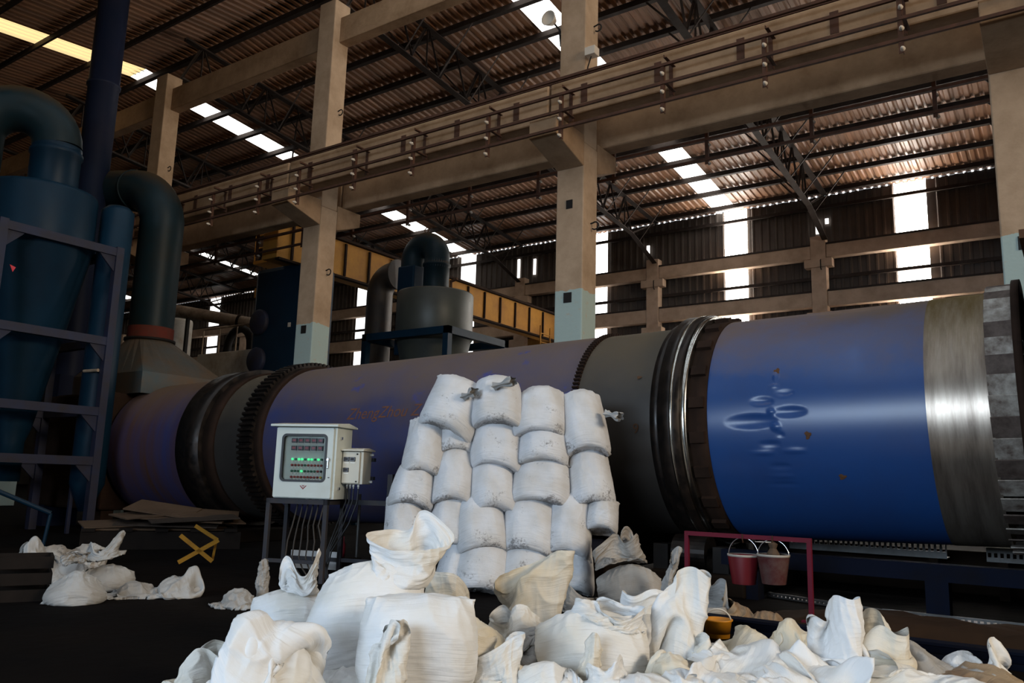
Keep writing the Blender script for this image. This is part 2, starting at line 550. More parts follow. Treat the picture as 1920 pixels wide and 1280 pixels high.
struct(MB().box((XL, YF, -.3), (XR, YB + .3, 0)).build('floor', M['floor']))

STRIPS = [(-11.52, -10.63), (-24.95, -24.05), (-38.75, -37.9), (-51.6, -50.7), (1.7, 2.6)]
NEAR = [(-11.52, -10.63), (-24.95, -24.05), (-38.75, -37.9), (-51.6, -50.7), (-5.1, -4.2), (1.7, 2.6), (-17.9, -17.0)]  # among them an unseen strip added for light from above
# roof: ribbed sheet, the translucent strips let into it
roof_back, roof_front = MB(), MB()


def pb(y0, y1):
    return lambda x, w, e: (x, (y0, y1)[e], roof_z((y0, y1)[e]) + w)


for dst, strips, (y0, y1) in ((roof_back, STRIPS, (YR, YB + .04)), (roof_front, NEAR[:6], (YF - .3, YR))):
    xs = [XL] + [v for s in sorted(strips) for v in s] + [XR]
    for i in range(0, len(xs), 2):
        b = ribbed(xs[i], xs[i + 1], pb(y0, y1)); dst.add(b.v, b.f)
struct(roof_back.build('ceiling', M['roof'], fix=False))
struct(roof_front.build('ceiling', M['roof'], fix=False))
for i, (a, b) in enumerate(STRIPS):
    struct(ribbed(a, b, pb(YR, YB + .04), .22).build('window_%d' % (20 + i), M['daylit'] if a > -20 else M['daylit_left'], fix=False))
for i, (a, b) in enumerate(NEAR[:6]):
    struct(ribbed(a, b, pb(YF - .3, YR), .22).build('window_%d' % (30 + i), M['daylit_near'] if a > -15 else M['daylit_old'], fix=False))
struct(MB().prism([(XL, YR - .4, roof_z(YR - .4) + .06), (XL, YR, roof_z(YR) + .1), (XL, YR + .4, roof_z(YR + .4) + .06)], (0, 0, 0), (XR - XL, 0, 0)).build('trim_1', M['steel_dark']))

# back wall: ribbed cladding with tall translucent strips
WINS = [(-4.85, -3.81), (-11.2, -10.28), (-17.3, -16.55), (-24.8, -23.87), (-32.0, -31.2), (-45.25, -44.2), (2.4, 3.3)]
ws = sorted(WINS)
xs = [XL] + [v for s in ws for v in s] + [XR]
wb = MB()


def pw(z0, z1):
    return lambda x, w, e: (x, YB - w, (z0, z1)[e])


for i in range(0, len(xs), 2):
    b = ribbed(xs[i], xs[i + 1], pw(0, ZE - .035), .3); wb.add(b.v, b.f)
struct(wb.build('wall_back', M['wall'], fix=False))
for i, (a, b) in enumerate(WINS):
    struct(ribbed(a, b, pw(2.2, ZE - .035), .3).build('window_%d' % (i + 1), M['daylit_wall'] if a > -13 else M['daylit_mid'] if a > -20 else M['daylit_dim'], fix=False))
    struct(MB().box((a, YB - .04, 0), (b, YB + .02, 2.2)).build('trim_%d' % (10 + i), M['wall']))
# daylight slits beside the wall column heads
for i, (x, z0, z1) in enumerate(((-7.55, 10.75, 11.3), (-7.2, 11.1, 11.3), (-14.55, 10.9, 11.3), (-21.25, 10.7, 11.6), (-20.35, 10.75, 11.5))):
    struct(MB().box((x - .06, YB - .10, z0), (x + .06, YB - .06, z1)).build('window_%d' % (40 + i), M['daylit']))

gaps = MB()
for k in range(int(46 / .25)):
    x = -44 + k * .25 + .17
    gaps.box((x - .035, YB - .02, ZE - .05), (x + .035, YB - .01, ZE + .02))
struct(gaps.build('window_50', M['daylit_dim']))

# the other walls, with the doorways the daylight comes through
w = MB()
for a, b, z0, z1 in ((XL, -8.6, 0, 14), (1.0, XR, 0, 14), (-8.6, 1.0, 5.3, 14)):
    w.box((a, YF - .25, z0), (b, YF, z1))
struct(w.build('wall_front', M['plaster']))
w = MB()
for a, b, z0, z1 in ((YF, -1.5, 0, 14.2), (8.5, YB, 0, 14.2), (-1.5, 8.5, 11.6, 14.2)):
    w.box((XR, a, z0), (XR + .25, b, z1))
struct(w.build('wall_right', M['plaster']))
struct(MB().box((XL - .25, YF, 0), (XL, YB, 14.2)).build('wall_left', M['plaster']))

# columns in the middle row, 6.82 m apart, with corbels that carry the crane girders
COLX = [-.36 - 6.82 * k for k in range(9)]          # centre x of each column


def hook(parent, x, y, z, side):
    pts = [(x, y, z)] + arc_pts((x + (.09 if side == 'x' else 0), y - (.09 if side == 'y' else 0), z - .05), .07, 2.2, -2.4, 8, (1, 0, 0) if side == 'x' else (0, -1, 0), (0, 0, 1))
    return MB().tube(pts, .014, 6).build('iron_hook', M['black_iron'], parent)


col_label = {0: 'concrete column with green painted foot at the right edge behind the seal ring',
             1: 'concrete column with green painted foot standing right behind the dark bare drum section',
             2: 'concrete column with green painted foot beside the gooseneck dust collector',
             3: 'concrete column in the dark behind the blue bent duct'}
for k, cx in enumerate(COLX):
    e = empty('concrete_column', (cx, 12.25, 0))
    tag(e, col_label.get(k, 'far dark concrete column of the middle row'), 'column', 'concrete columns of the crane row')
    MB().box((-.28, -.25, 0), (.28, .25, 7.2)).box((-.27, -.24, 7.2), (.27, .24, 12.35)).build('shaft', M['column'], e, bevel=.02)
    c = MB()
    for s in (-1, 1):
        c.prism([(-.28, s * .25, 6.75), (-.28, s * (1.2 if s < 0 else .98), 7.02), (-.28, s * (1.2 if s < 0 else .98), 7.34), (-.28, s * .25, 7.34)], (0, 0, 0), (.56, 0, 0))
    c.build('corbel', M['concrete'], e, bevel=.015)
    if k < 4:
        hook(e, .28, .02, 5.75, 'x'); hook(e, .28, .05, 9.6, 'x')
        MB().box((-.09, -.262, 4.28), (.07, -.24, 4.46)).build('hole_shade_plate', M['black_iron'], e)  # black plate painted for the shade inside a hole
        if k == 1: MB().box((-.07, -.262, 6.0), (.06, -.24, 6.16)).build('hole_shade_plate', M['black_iron'], e)

# eave beam between the columns, high up
for k in range(len(COLX) - 1):
    a, b = COLX[k + 1] + .27, COLX[k] - .27
    o = MB().box((a, 12.2, 11.3), (b, 12.48, 11.95)).build('tie_beam', M['concrete'], bevel=.02)
    tag(o, 'high concrete tie beam under the roof, ' + (['right of the tall central column', 'between the central and the left column', 'between the left column and the dark one behind the bent duct', 'left of the dark column behind the bent duct'][k] if k < 4 else 'far in the dark'), 'beam', 'high tie beams')

# crane girders: one line in front of the columns, one behind
bays = ['rightmost bay', 'bay above the blue drum', 'bay left of the tall central column', 'dark bay by the dust ducts']
for k in range(len(COLX)):
    a = COLX[k] if k < len(COLX) else 0
    b = COLX[k - 1] if k else XR - .3
    for side, y0, y1, z0, z1, lab in ((-1, 11.25, 11.68, 7.36, 8.04, 'front'), (1, 12.85, 13.2, 7.4, 8.1, 'rear')):
        e = empty('crane_girder', ((a + b) / 2, (y0 + y1) / 2, z0))
        L = (b - a) / 2 - .02
        tag(e, 'concrete crane runway girder, %s line, %s' % (lab, bays[k] if k < 4 else 'far dark end'), 'girder', 'crane runway girders')
        hw = (y1 - y0) / 2
        MB().prism([(-L, -hw, 0), (-L, hw, 0), (-L, hw, z1 - z0), (-L, -hw, z1 - z0)], (0, 0, 0), (2 * L, 0, 0)).build('girder_body', M['concrete'], e, bevel=.03)
        MB().box((-L, -.07, z1 - z0), (L, .07, z1 - z0 + .03)).box((-L, -.02, z1 - z0 + .02), (L, .02, z1 - z0 + .12)).box((-L, -.04, z1 - z0 + .11), (L, .04, z1 - z0 + .15)).build('rail', M['rust_pipe'], e)
        if side < 0:
            for j in range(5):
                x = -L + (j + .5) * 2 * L / 5
                MB().box((x - .06, -hw - .012, .18), (x + .06, -hw + .01, .52)).build('clip_plate', M['rust_pipe'], e)

# conductor bars on insulator brackets along both girders
front_bar = empty('conductor_line', (-20, 10.9, 7.0))
tag(front_bar, 'rusty conductor bars on brackets along the front of the nearer crane girder', 'conductor rail')
for z in (7.88, 7.60, 7.30, 7.0):
    MB().beam((-36 + 20, 0, z - 7.0), (XR - .5 + 20, 0, z - 7.0), .045, .045).build('conductor_bar', M['rust_pipe'], front_bar)
bx = [-1.5, -3.29, -4.87, -6.71, -8.23, -10.0, -11.55, -13.23, -14.53, -16.2, -17.9, -19.5, -21.2, .2]


def bracket(parent, x, flip, zz, arm):
    b = MB().angle((x, 0, zz[0] - .07), (x, 0, zz[-1] + .12), .055, .01, up=(0, 1, 0))
    for z in arm:
        b.angle((x, 0, z), (x, flip * .36, z), .05, .008)
    if len(arm) > 1:
        b.angle((x, flip * .34, arm[0] - .05), (x, flip * .34, arm[-1] + .05), .06, .008, up=(0, 1, 0))
    o = b.build('bracket', M['rust_pipe'], parent)
    for z in zz:
        MB().lathe([(0, -.05), (.014, -.05), (.015, -.03), (.028, -.02), (.015, 0), (.034, .012), (.015, .03), (.012, .05), (0, .05)], 10, 'y', (x, -flip * .06, z - .04)).build('insulator', M['porcelain'], o)


for x in bx:
    bracket(front_bar, x + 20, 1, (-.12, .17, .47), (.30, .72))
rear_bar = empty('conductor_line', (-20, 13.45, 7.0))
tag(rear_bar, 'rusty conductor bars hanging on drop brackets below the farther crane girder', 'conductor rail')
for z in (7.72, 7.40, 7.02):
    MB().beam((-36 + 20, 0, z - 7), (XR - .5 + 20, 0, z - 7), .055 if z != 7.4 else .08, .05).build('conductor_bar', M['rust_pipe'], rear_bar)
for x in (-1.43, -3.3, -5.15, -7.05, -8.8, -10.6, -12.4, -14.2, -16, -17.8, -19.6):
    bracket(rear_bar, x + 20, -1, (.0, .36, .68), (.72,))

# back wall frame: columns, two rows of concrete beams, girts
fx = [-.75 - 6.68 * k for k in range(9)]
fl = {1: 'short concrete wall column behind the blue drum end', 2: 'concrete wall column right of the tall central column', 3: 'concrete wall column beside the yellow crane bridge end'}
for k, x in enumerate(fx):
    e = empty('wall_column', (x, YB - .45, 0))
    tag(e, fl.get(k, 'concrete wall column in the far dark'), 'column', 'columns along the back wall')
    MB().box((-.27, -.2, 0), (.27, .2, 10.5)).build('shaft', M['wall_concrete'], e, bevel=.02)
    MB().box((-.5, -.25, 9.3), (.5, .1, 9.62)).box((-.45, -.3, 7.0), (.45, .1, 7.6)).build('corbel', M['wall_concrete'], e, bevel=.02)
    if k in (1, 2):
        MB().tube([(.1, -.2, 9.6), (.1, -.28, 9.55), (.1, -.28, 9.25), (.1, -.2, 9.2)], .02, 6).build('iron_hook', M['black_iron'], e)
for k in range(len(fx)):
    a, b = fx[k] + .28, (fx[k - 1] - .28 if k else XR - .1)
    for z0, z1, nm in ((9.66, 10.16, 'upper'), (7.82, 8.38, 'lower')):
        o = MB().box((a, YB - .6, z0), (b, YB - .25, z1)).build('wall_beam', M['wall_concrete'], bevel=.02)
        tag(o, '%s concrete beam along the back wall, %s' % (nm, ['right of the first wall column', 'behind the blue drum end', 'between the middle wall columns', 'behind the gooseneck collector'][k] if k < 4 else '%s concrete beam along the far dark wall' % nm), 'beam', '%s back wall beams' % nm)
        struct(MB().box((a, YB - .62, z1), (b, YB - .22, z1 + .06)).build('trim_%d' % (40 + k), M['steel_dark']))
for i, z in enumerate((11.75, 9.0, 6.9, 5.4, 3.6)):
    struct(MB().beam((XL, YB - .13, z), (XR, YB - .13, z), .1, .12).build('trim_%d' % (60 + i), M['steel_dark']))
for i, (z0, z1) in enumerate(((2.0, 2.5), (5.9, 6.4))):
    o = MB().box((XL, YB - .55, z0), (XR, YB - .25, z1)).build('wall_beam', M['wall_concrete'])
    tag(o, 'low concrete beam along the back wall, %s' % ('just above the drum' if i else 'near the floor behind the drum'), 'beam', 'low back wall beams')

# purlins under the roof, each one bar
ys = [YR + .25] + [y for y in np.arange(14.75, YB, 1.42)]
for y in ys:
    z = roof_z(y) - .10
    p = MB().beam((XL, y, z), (XR, y, z), .07, .16)
    p.beam((XL, y + .06, z - .075), (XR, y + .06, z - .075), .1, .012)
    struct(p.build('trim_80', M['steel_dark']))
for y in np.arange(YR - 1.4, YF, -1.6):
    struct(MB().beam((XL, y, roof_z(y) - .1), (XR, y, roof_z(y) - .1), .07, .16).build('trim_80', M['steel_dark']))

# roof trusses from the middle row down to the wall columns
for k in range(7):
    x = COLX[k] - .02
    xe = x
    e = empty('roof_truss', (x, 21.5, 11.5))
    tag(e, ['roof truss of angle iron at the right edge', 'roof truss of angle iron sloping down to the wall column behind the blue drum end',
            'roof truss of angle iron above the two crane girders left of centre', 'roof truss in the dark above the yellow crane bridge'][k] if k < 4 else 'far dark roof truss of angle iron', 'truss', 'roof trusses')
    o3 = Vector((x, 21.5, 11.5))
    top = lambda y: Vector((x, y, roof_z(y) - .24)) - o3
    y0, y1 = 12.6, YB - .5
    ze = lambda y: roof_z(y) - .24 - (1.25 if y < 27 else 1.25 + (y - 27) * .05)
    bot = lambda y: Vector((x, y, ze(y))) - o3
    for s in (-.05, .05):
        d = Vector((s, 0, 0))
        MB().angle(top(y0) + d, top(y1) + d, .11, .014).build('top_chord', M['steel_dark'], e)
        MB().angle(bot(y0) + d, bot(28.2) + d, .10, .014).angle(bot(28.2) + d, Vector((x, y1 - .2, 10.3)) - o3 + d, .1, .014).build('bottom_chord', M['steel_dark'], e)
    web = MB()
    n = 13
    for i in range(n):
        ya = y0 + (28.2 - y0) * i / n; yb = y0 + (28.2 - y0) * (i + 1) / n; ym = (ya + yb) / 2
        web.angle(bot(ya), top(ym), .06, .01).angle(top(ym), bot(yb), .06, .01)
        if i % 2 == 0: web.angle(bot(ym), top(ym), .05, .01)
    web.angle(bot(28.2), top(y1), .06, .01)
    web.build('web', M['steel_dark'], e)
    # knee struts from the bottom chord up to the purlins, both sides
    for i, y in enumerate(ys[1:-1]):
        for s in (-1, 1):
            MB().angle(bot(y), Vector((x + s * 1.15, y, roof_z(y) - .18)) - o3, .045, .007).build('knee_strut', M['steel_dark'], e)

# lamp, junction box and wiring on the central column
b = COLX[1]
e = tag(empty('floodlight', (b - .42, 11.85, 9.75)), 'round floodlight on a bent arm high on the central column', 'lamp')
MB().lathe([(0, .12), (.08, .12), (.13, 0), (.15, -.05), (.14, -.06), (.12, -.03), (0, -.03)], 20, 'y', smooth=True).build('lamp_shade', M['porcelain'], e)
MB().tube([(0, .12, 0), (.1, .2, -.15), (.14, .2, -.5)], .02, 8).build('arm', M['black_iron'], e)
e = tag(empty('junction_box', (b + .40, 12.0, 8.9)), 'small pale junction box with a dangling cable on the central column', 'box')
MB().box((-.09, -.09, -.08), (.12, .09, .08)).build('body', M['porcelain'], e, bevel=.01)
MB().tube([(0, 0, -.08), (-.03, -.06, -.3), (-.07, -.08, -.6), (-.07, -.06, -.9)], .012, 6).build('cable', M['black_iron'], e)
e = tag(empty('floodlight', (COLX[3] - .3, 11.62, 8.0)), 'round floodlight on the dark column behind the blue bent duct', 'lamp')
MB().lathe([(0, .12), (.06, .12), (.11, 0), (.12, -.05), (0, -.03)], 16, 'y').build('lamp_shade', M['porcelain'], e)
MB().tube([(0, .12, 0), (.15, .2, -.1), (.3, .3, -.35)], .02, 8).build('arm', M['black_iron'], e)
# ------------------------------------------------------------------ the rotary drum
KY, KR = 9.84, 1.3
TILT = .024


def kz(x):
    return 1.92 + TILT * (x + 1.9)


def flake(scale, lo, hi, color, stretch=(1, 1, 1)):
    """flaked patches of another colour"""
    def f(nt, col, base, tc):
        N, Lk = nt.nodes, nt.links
        mp = N.new('ShaderNodeMapping'); mp.inputs['Scale'].default_value = stretch; Lk.new(tc.outputs['Object'], mp.inputs[0])
        n = N.new('ShaderNodeTexNoise'); n.inputs['Scale'].default_value = scale; n.inputs['Detail'].default_value = 10; n.inputs['Roughness'].default_value = .6; Lk.new(mp.outputs[0], n.inputs['Vector'])
        r = N.new('ShaderNodeMapRange'); r.inputs['From Min'].default_value = lo; r.inputs['From Max'].default_value = hi; Lk.new(n.outputs['Fac'], r.inputs['Value'])
        m = N.new('ShaderNodeMix'); m.data_type = 'RGBA'; Lk.new(r.outputs[0], m.inputs[0])
        if col is not None: Lk.new(col, m.inputs[6])
        else: m.inputs[6].default_value = (*base, 1)
        m.inputs[7].default_value = (*color, 1)
        return m.outputs[2]
    return f


DUST = (.125, .085, .065)
M['blue_dusty'] = mat('dusty_blue_drum_paint', (.032, .042, .13), .5, dirt=(.065, .05, .07), amount=.5, scale=1.1, dust=DUST, dust_lo=.25, dust_hi=.95, extra=flake(.9, .60, .65, (.02, .04, .26)))
M['blue_clean'] = mat('glossy_blue_drum_paint', (.014, .055, .19), .30, dirt=(.02, .045, .14), amount=.35, scale=.8, dust=DUST, dust_lo=.35, dust_hi=.95, bump=.04, bscale=3.0, extra=flake(3.5, .70, .76, (.09, .05, .04)), rvar=.15)
M['blue_left'] = mat('streaked_blue_drum_paint', (.04, .042, .12), .6, dirt=(.085, .038, .018), amount=.47, scale=.9, stretch=(3.2, .35, .35), dust=(.13, .08, .05), dust_lo=.2, dust_hi=.9)
M['drum_bare'] = mat('brown_bare_drum_steel', (.045, .04, .036), .5, .2, dirt=(.032, .028, .025), amount=.5, scale=1.0, dust=(.10, .075, .045), dust_lo=.25, dust_hi=1.0)
M['drum_worn'] = mat('worn_bright_drum_steel', (.36, .305, .25), .32, .8, dirt=(.13, .10, .08), amount=.42, scale=1.6, stretch=(6, .7, .7), dust=(.17, .12, .05), dust_lo=.35, dust_hi=.9, rvar=.25)
M['ring_black'] = mat('greasy_black_ring', (.012, .011, .011), .28, .6, dirt=(.03, .02, .015), amount=.45, scale=6, rvar=.3)
M['ring_bright'] = mat('polished_ring_edge', (.55, .55, .52), .22, 1.0, dirt=(.2, .17, .14), amount=.35, scale=8)
M['rust_dark'] = mat('dark_rust', (.028, .015, .010), .85, .1, dirt=(.016, .009, .006), amount=.5, scale=4)
M['rust_brown'] = mat('brown_rust', (.12, .06, .03), .85, .0, dirt=(.06, .03, .018), amount=.5, scale=3)
M['seal_pale'] = mat('pale_seal_plate', (.42, .39, .34), .6, .1, dirt=(.10, .07, .055), amount=.52, scale=7)
M['seal_dark'] = mat('sooty_seal_plate', (.13, .10, .085), .65, .1, dirt=(.05, .035, .028), amount=.5, scale=7)
M['letter_brown'] = mat('faded_brown_lettering', (.17, .07, .035), .8, dirt=(.09, .05, .05), amount=.35, scale=9)

KX0, KX1 = -15.35, -.30
kiln = empty('rotary_drum', (-8, KY, kz(-8)))
kiln.rotation_euler = (0, -math.atan(TILT), 0)
tag(kiln, 'long blue rotary dryer drum with gear, riding rings and flaking paint', 'drum')


def kx(x):
    return (x + 8) * math.sqrt(1 + TILT * TILT)


def band(name, x0, x1, m, r0=KR, r1=None, lip=.0, n=120, label=None, rows=2, dents=None):
    r1 = r1 or r0
    prof = []
    if lip: prof.append((r0 - lip, kx(x0)))
    for i in range(rows):
        f = i / (rows - 1); prof.append((r0 + (r1 - r0) * f, kx(x0 + (x1 - x0) * f)))
    if lip: prof.append((r1 - lip, kx(x1)))
    o = MB().lathe(prof, n, 'x').build(name, m, kiln)
    if label: o['label'] = label
    if len(prof) == 4 and lip:
        for p in o.data.polygons: p.use_smooth = abs(p.normal.x) < .5
    return o


band('shell_section', KX0, -12.95, M['blue_left'], label='rust streaked blue end section')
band('shell_section', -12.0, -11.25, M['drum_bare'], label='brown bare section between black rings')
band('shell_section', -10.75, -5.0, M['blue_dusty'], label='long dusty blue middle section')
band('shell_section', -5.0, -3.9, M['drum_bare'], KR - .008, label='dark bare section beside the sacks')
band('shell_section', -1.16, -.62, M['drum_worn'], KR + .004, label='worn bright steel section')
# right blue section with its dents, pushed into the sheet
g = MB(); nx, na = 150, 420
dents = []
rng = random.Random(4)
for (px, py, sx, sz, d) in ((1408, 790, .30, .085, -.022), (1480, 772, .20, .06, -.018), (1428, 752, .14, .05, -.015), (1470, 736, .12, .04, -.011), (1440, 833, .13, .035, -.012), (1486, 846, .15, .035, .010),
                            (1425, 850, .16, .03, .010), (1455, 800, .06, .045, .014), (1455, 880, .14, .035, -.009), (1452, 700, .035, .07, .012), (1450, 722, .06, .025, .010), (1447, 772, .05, .03, .014), (1462, 815, .05, .025, -.010),
                            (1455, 905, .18, .03, .006), (1455, 928, .2, .03, -.006), (1600, 577, .55, .16, -.03)):
    p = at(px, py, 8.56)
    ang = math.atan2(p.z - kz(p.x), p.y - KY)
    if py < 600: p = at(px, py, 9.4); ang = math.pi / 2 + .32
    dents.append((kx(p.x), ang, sx, sz / KR, d))
vs, fs = [], []
xa, xb = kx(-3.32), kx(-1.16)
for i in range(nx + 1):
    x = xa + (xb - xa) * i / nx
    for k in range(na):
        a = 2 * math.pi * k / na
        r = KR
        for dx, da, sx, sa, d in dents:
            u = (x - dx) / sx; v = math.atan2(math.sin(a - da), math.cos(a - da)) / sa
            q = u * u + v * v
            if q < 1: r += d * (1 - q) ** 1.15 * (1 + .35 * u)
        vs.append((x, r * math.cos(a), r * math.sin(a)))
for i in range(nx):
    for k in range(na):
        fs.append((i * na + k, i * na + (k + 1) % na, (i + 1) * na + (k + 1) % na, (i + 1) * na + k))
o = g.add(vs, fs, True).build('shell_section', M['blue_clean'], kiln); o['label'] = 'dented glossy blue section'

# left riding ring, girth gear
band('riding_ring', -12.95, -12.3, M['ring_black'], KR + .11, lip=.2, label='black riding ring near the hood')
band('ring_flange', -12.3, -12.0, M['rust_dark'], KR + .03, lip=.1)
def gear(x0, x1, r, teeth, m):
    mb = MB(); n = teeth * 4
    rad = lambda k: r if k % 4 in (0, 1) else r - .055
    vs = []
    for x in (x0, x1):
        for k in range(n):
            a = 2 * math.pi * (k + (.25 if k % 4 == 1 else -.25 if k % 4 == 0 else 0)) / n
            vs.append((kx(x), rad(k) * math.cos(a), rad(k) * math.sin(a)))
    for x in (x0, x1):
        for k in range(n):
            a = 2 * math.pi * k / n; vs.append((kx(x), (KR - .02) * math.cos(a), (KR - .02) * math.sin(a)))
    fs = []
    for k in range(n):
        j = (k + 1) % n
        fs += [(k, j, n + j, n + k), (k, 2 * n + k, 2 * n + j, j), (n + k, n + j, 3 * n + j, 3 * n + k)]
    return mb.add(vs, fs).build('girth_gear', m, kiln)
gear(-11.25, -10.92, KR + .13, 96, M['ring_black'])
band('ring_flange', -10.92, -10.75, M['rust_dark'], KR + .045, lip=.1)
gear(-5.06, -4.98, KR + .035, 150, M['rust_dark'])['label'] = 'thin toothed seam ring'
# right riding ring with its polished edge
band('ring_flange', -3.98, -3.86, M['ring_black'], KR + .05, lip=.1)
band('riding_ring', -3.86, -3.60, M['ring_black'], KR + .115, lip=.2, label='greasy riding ring with bright edges')
band('ring_edge', -3.72, -3.685, M['ring_bright'], KR + .118, lip=.01)
band('ring_edge', -3.60, -3.53, M['ring_bright'], KR + .105, KR + .09, lip=.12)
band('ring_flange', -3.53, -3.32, M['rust_dark'], KR + .02, lip=.06)
for k in range(22):
    a = 2 * math.pi * k / 22
    MB().box((kx(-3.51), -.06, 0), (kx(-3.34), .06, .05), Matrix.Rotation(a, 4, 'X') @ Matrix.Translation((0, 0, KR + .015))).build('wedge_block', M['rust_dark'], kiln)
# seal ring of overlapping plates at the right end
for k in range(44):
    a = 2 * math.pi * k / 44
    R_ = Matrix.Rotation(a, 4, 'X') @ Matrix.Translation((0, 0, KR + .02)) @ Matrix.Rotation(math.radians(20), 4, 'X')
    MB().box((kx(-.64), -.125, 0), (kx(-.40), .105, .014), R_).build('seal_plate', M['seal_pale' if (k * 7) % 5 < 3 else 'seal_dark'], kiln, bevel=.004)
band('seal_rim', -.41, -.34, M['rust_dark'], KR + .11, lip=.14)
# faded lettering on the middle section, standing a hair off the shell and bent to it


def bent_text(s, px, py, size, m, name='lettering', shear=.25, r=KR + .003):
    cu = bpy.data.curves.new('lettering', 'FONT'); cu.body = s; cu.size = size; cu.shear = shear; cu.resolution_u = 4
    to = bpy.data.objects.new('lettering', cu); COL.objects.link(to)
    dg = bpy.context.evaluated_depsgraph_get()
    me = bpy.data.meshes.new_from_object(to.evaluated_get(dg))
    bpy.data.objects.remove(to)
    bm = bmesh.new(); bm.from_mesh(me)
    for _ in range(1):
        bmesh.ops.subdivide_edges(bm, edges=[e for e in bm.edges if e.calc_length() > .04], cuts=2)
    bm.to_mesh(me); bm.free()
    p = at(px, py, 8.57)
    x0 = kx(p.x); a0 = math.atan2(p.z - kz(p.x), p.y - KY)
    for v in me.vertices:
        a = a0 - v.co.y / r
        v.co = (x0 + v.co.x, r * math.cos(a), r * math.sin(a))
    me.materials.append(m)
    o = bpy.data.objects.new(name, me); COL.objects.link(o); o.parent = kiln
    return o


bent_text('ZhengZhou Z', 650, 787, .25, M['letter_brown'])
bent_text('9', 1188, 812, .16, M['rust_brown'], shear=0)
for (px, py, w, h) in ((1515, 815, .03, .04), (1572, 905, .035, .03), (1456, 690, .03, .03), (1195, 700, .03, .02)):
    p = at(px, py, 8.58); a0 = math.atan2(p.z - kz(p.x), p.y - KY)
    pts = [(kx(p.x), (KR + .007) * math.cos(a0), (KR + .007) * math.sin(a0))]
    for k in range(14):
        q = 2 * math.pi * k / 14; rr = 1 + .25 * math.sin(3 * q + px) + .15 * math.sin(5 * q)
        a = a0 - h * rr * math.sin(q) / KR
        pts.append((kx(p.x) + w * rr * math.cos(q), (KR + .004) * math.cos(a), (KR + .004) * math.sin(a)))
    MB().add(pts, [(0, 1 + k, 1 + (k + 1) % 14) for k in range(14)]).build('rust_spot', M['rust_brown'], kiln)

# what the drum rests on
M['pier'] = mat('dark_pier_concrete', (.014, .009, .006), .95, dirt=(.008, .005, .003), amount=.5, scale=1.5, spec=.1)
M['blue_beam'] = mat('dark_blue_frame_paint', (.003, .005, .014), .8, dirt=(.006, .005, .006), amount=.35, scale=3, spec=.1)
for xc, lab in ((-12.6, 'roller pier under the ring near the hood'), (-3.73, 'roller pier under the riding ring beside the sacks')):
    e = empty('roller_station', (xc, KY, 0)); tag(e, 'dark concrete ' + lab, 'drum support')
    MB().box((-.7, -1.05, 0), (.7, 1.05, .22)).build('pier', M['pier'], e, bevel=.02)
    for s in (-1, 1):
        zc = kz(xc) - (KR + .115) * .87
        MB().lathe([(0, -.2), (.2, -.2), (.2, .2), (0, .2)], 28, 'x', (0, s * .70, .42), smooth=False).build('roller', M['ring_black'], e)
        for x in (-.45, .27):
            MB().box((x, s * .70 - .12, .22), (x + .18, s * .70 + .12, .5)).build('bearing_block', M['black_iron'], e)
e = tag(empty('discharge_hood', (.9, KY, 0)), 'dark rusty discharge hood closing the drum at the right edge', 'hood')
MB().box((-1.15, -1.5, .5), (1.6, 1.5, 3.42)).build('body', M['rust_dark'], e, bevel=.05)
MB().box((-1.2, -1.55, 3.42), (1.65, 1.55, 3.5)).build('lid', M['rust_brown'], e)
for sx in (-1.0, 1.5):
    for sy in (-1.3, 1.3):
        MB().box((sx - .08, sy - .08, 0), (sx + .08, sy + .08, .5)).build('leg', M['blue_beam'], e)
# ------------------------------------------------------------------ dust collectors, ducts, tanks
M['blue_tower'] = mat('dark_blue_steel_paint', (.003, .019, .038), .45, dirt=(.003, .012, .024), amount=.45, scale=1.2, dust=(.05, .042, .024), dust_lo=.75, dust_hi=1.3, rvar=.2, spec=.15)
M['blue_frame'] = mat('blue_frame_steel', (.014, .018, .042), .6, dirt=(.018, .014, .016), amount=.45, scale=3, spec=.3)
M['navy'] = mat('navy_stack_paint', (.004, .009, .024), .55, dirt=(.012, .014, .03), amount=.5, scale=1)
M['teal_duct'] = mat('teal_duct_paint', (.007, .018, .024), .45, dirt=(.012, .014, .012), amount=.4, scale=1.5, dust=(.06, .036, .014), dust_lo=.35, dust_hi=.95, rvar=.2, spec=.15)
M['grey_duct'] = mat('grey_brown_duct', (.05, .042, .038), .5, .2, dirt=(.09, .06, .035), amount=.4, scale=2, dust=(.18, .11, .05), dust_lo=.3, dust_hi=.85)
M['grey_tank'] = mat('green_grey_tank', (.055, .06, .05), .45, .1, dirt=(.04, .04, .035), amount=.45, scale=1.6, dust=(.15, .11, .06), dust_lo=.5, dust_hi=1.1)
M['hood_teal'] = mat('teal_hood_paint', (.03, .062, .075), .5, dirt=(.10, .055, .025), amount=.5, scale=.9, dust=(.07, .045, .02), dust_lo=.6, dust_hi=1.2)
M['red_band'] = mat('dull_red_band', (.11, .022, .015), .7, dirt=(.07, .03, .02), amount=.4, scale=5)
M['white_tank'] = mat('weathered_white_paint', (.52, .48, .42), .6, dirt=(.30, .22, .14), amount=.38, scale=2.2)
M['pipe_dirty'] = mat('dirty_pale_pipe', (.42, .33, .24), .55, dirt=(.14, .085, .05), amount=.5, scale=3)
M['crane_yellow'] = mat('dusty_crane_yellow', (.42, .20, .035), .6, dirt=(.24, .11, .03), amount=.45, scale=1.2)
M['red_mark'] = mat('red_sticker', (.5, .02, .04), .5, emit=None)

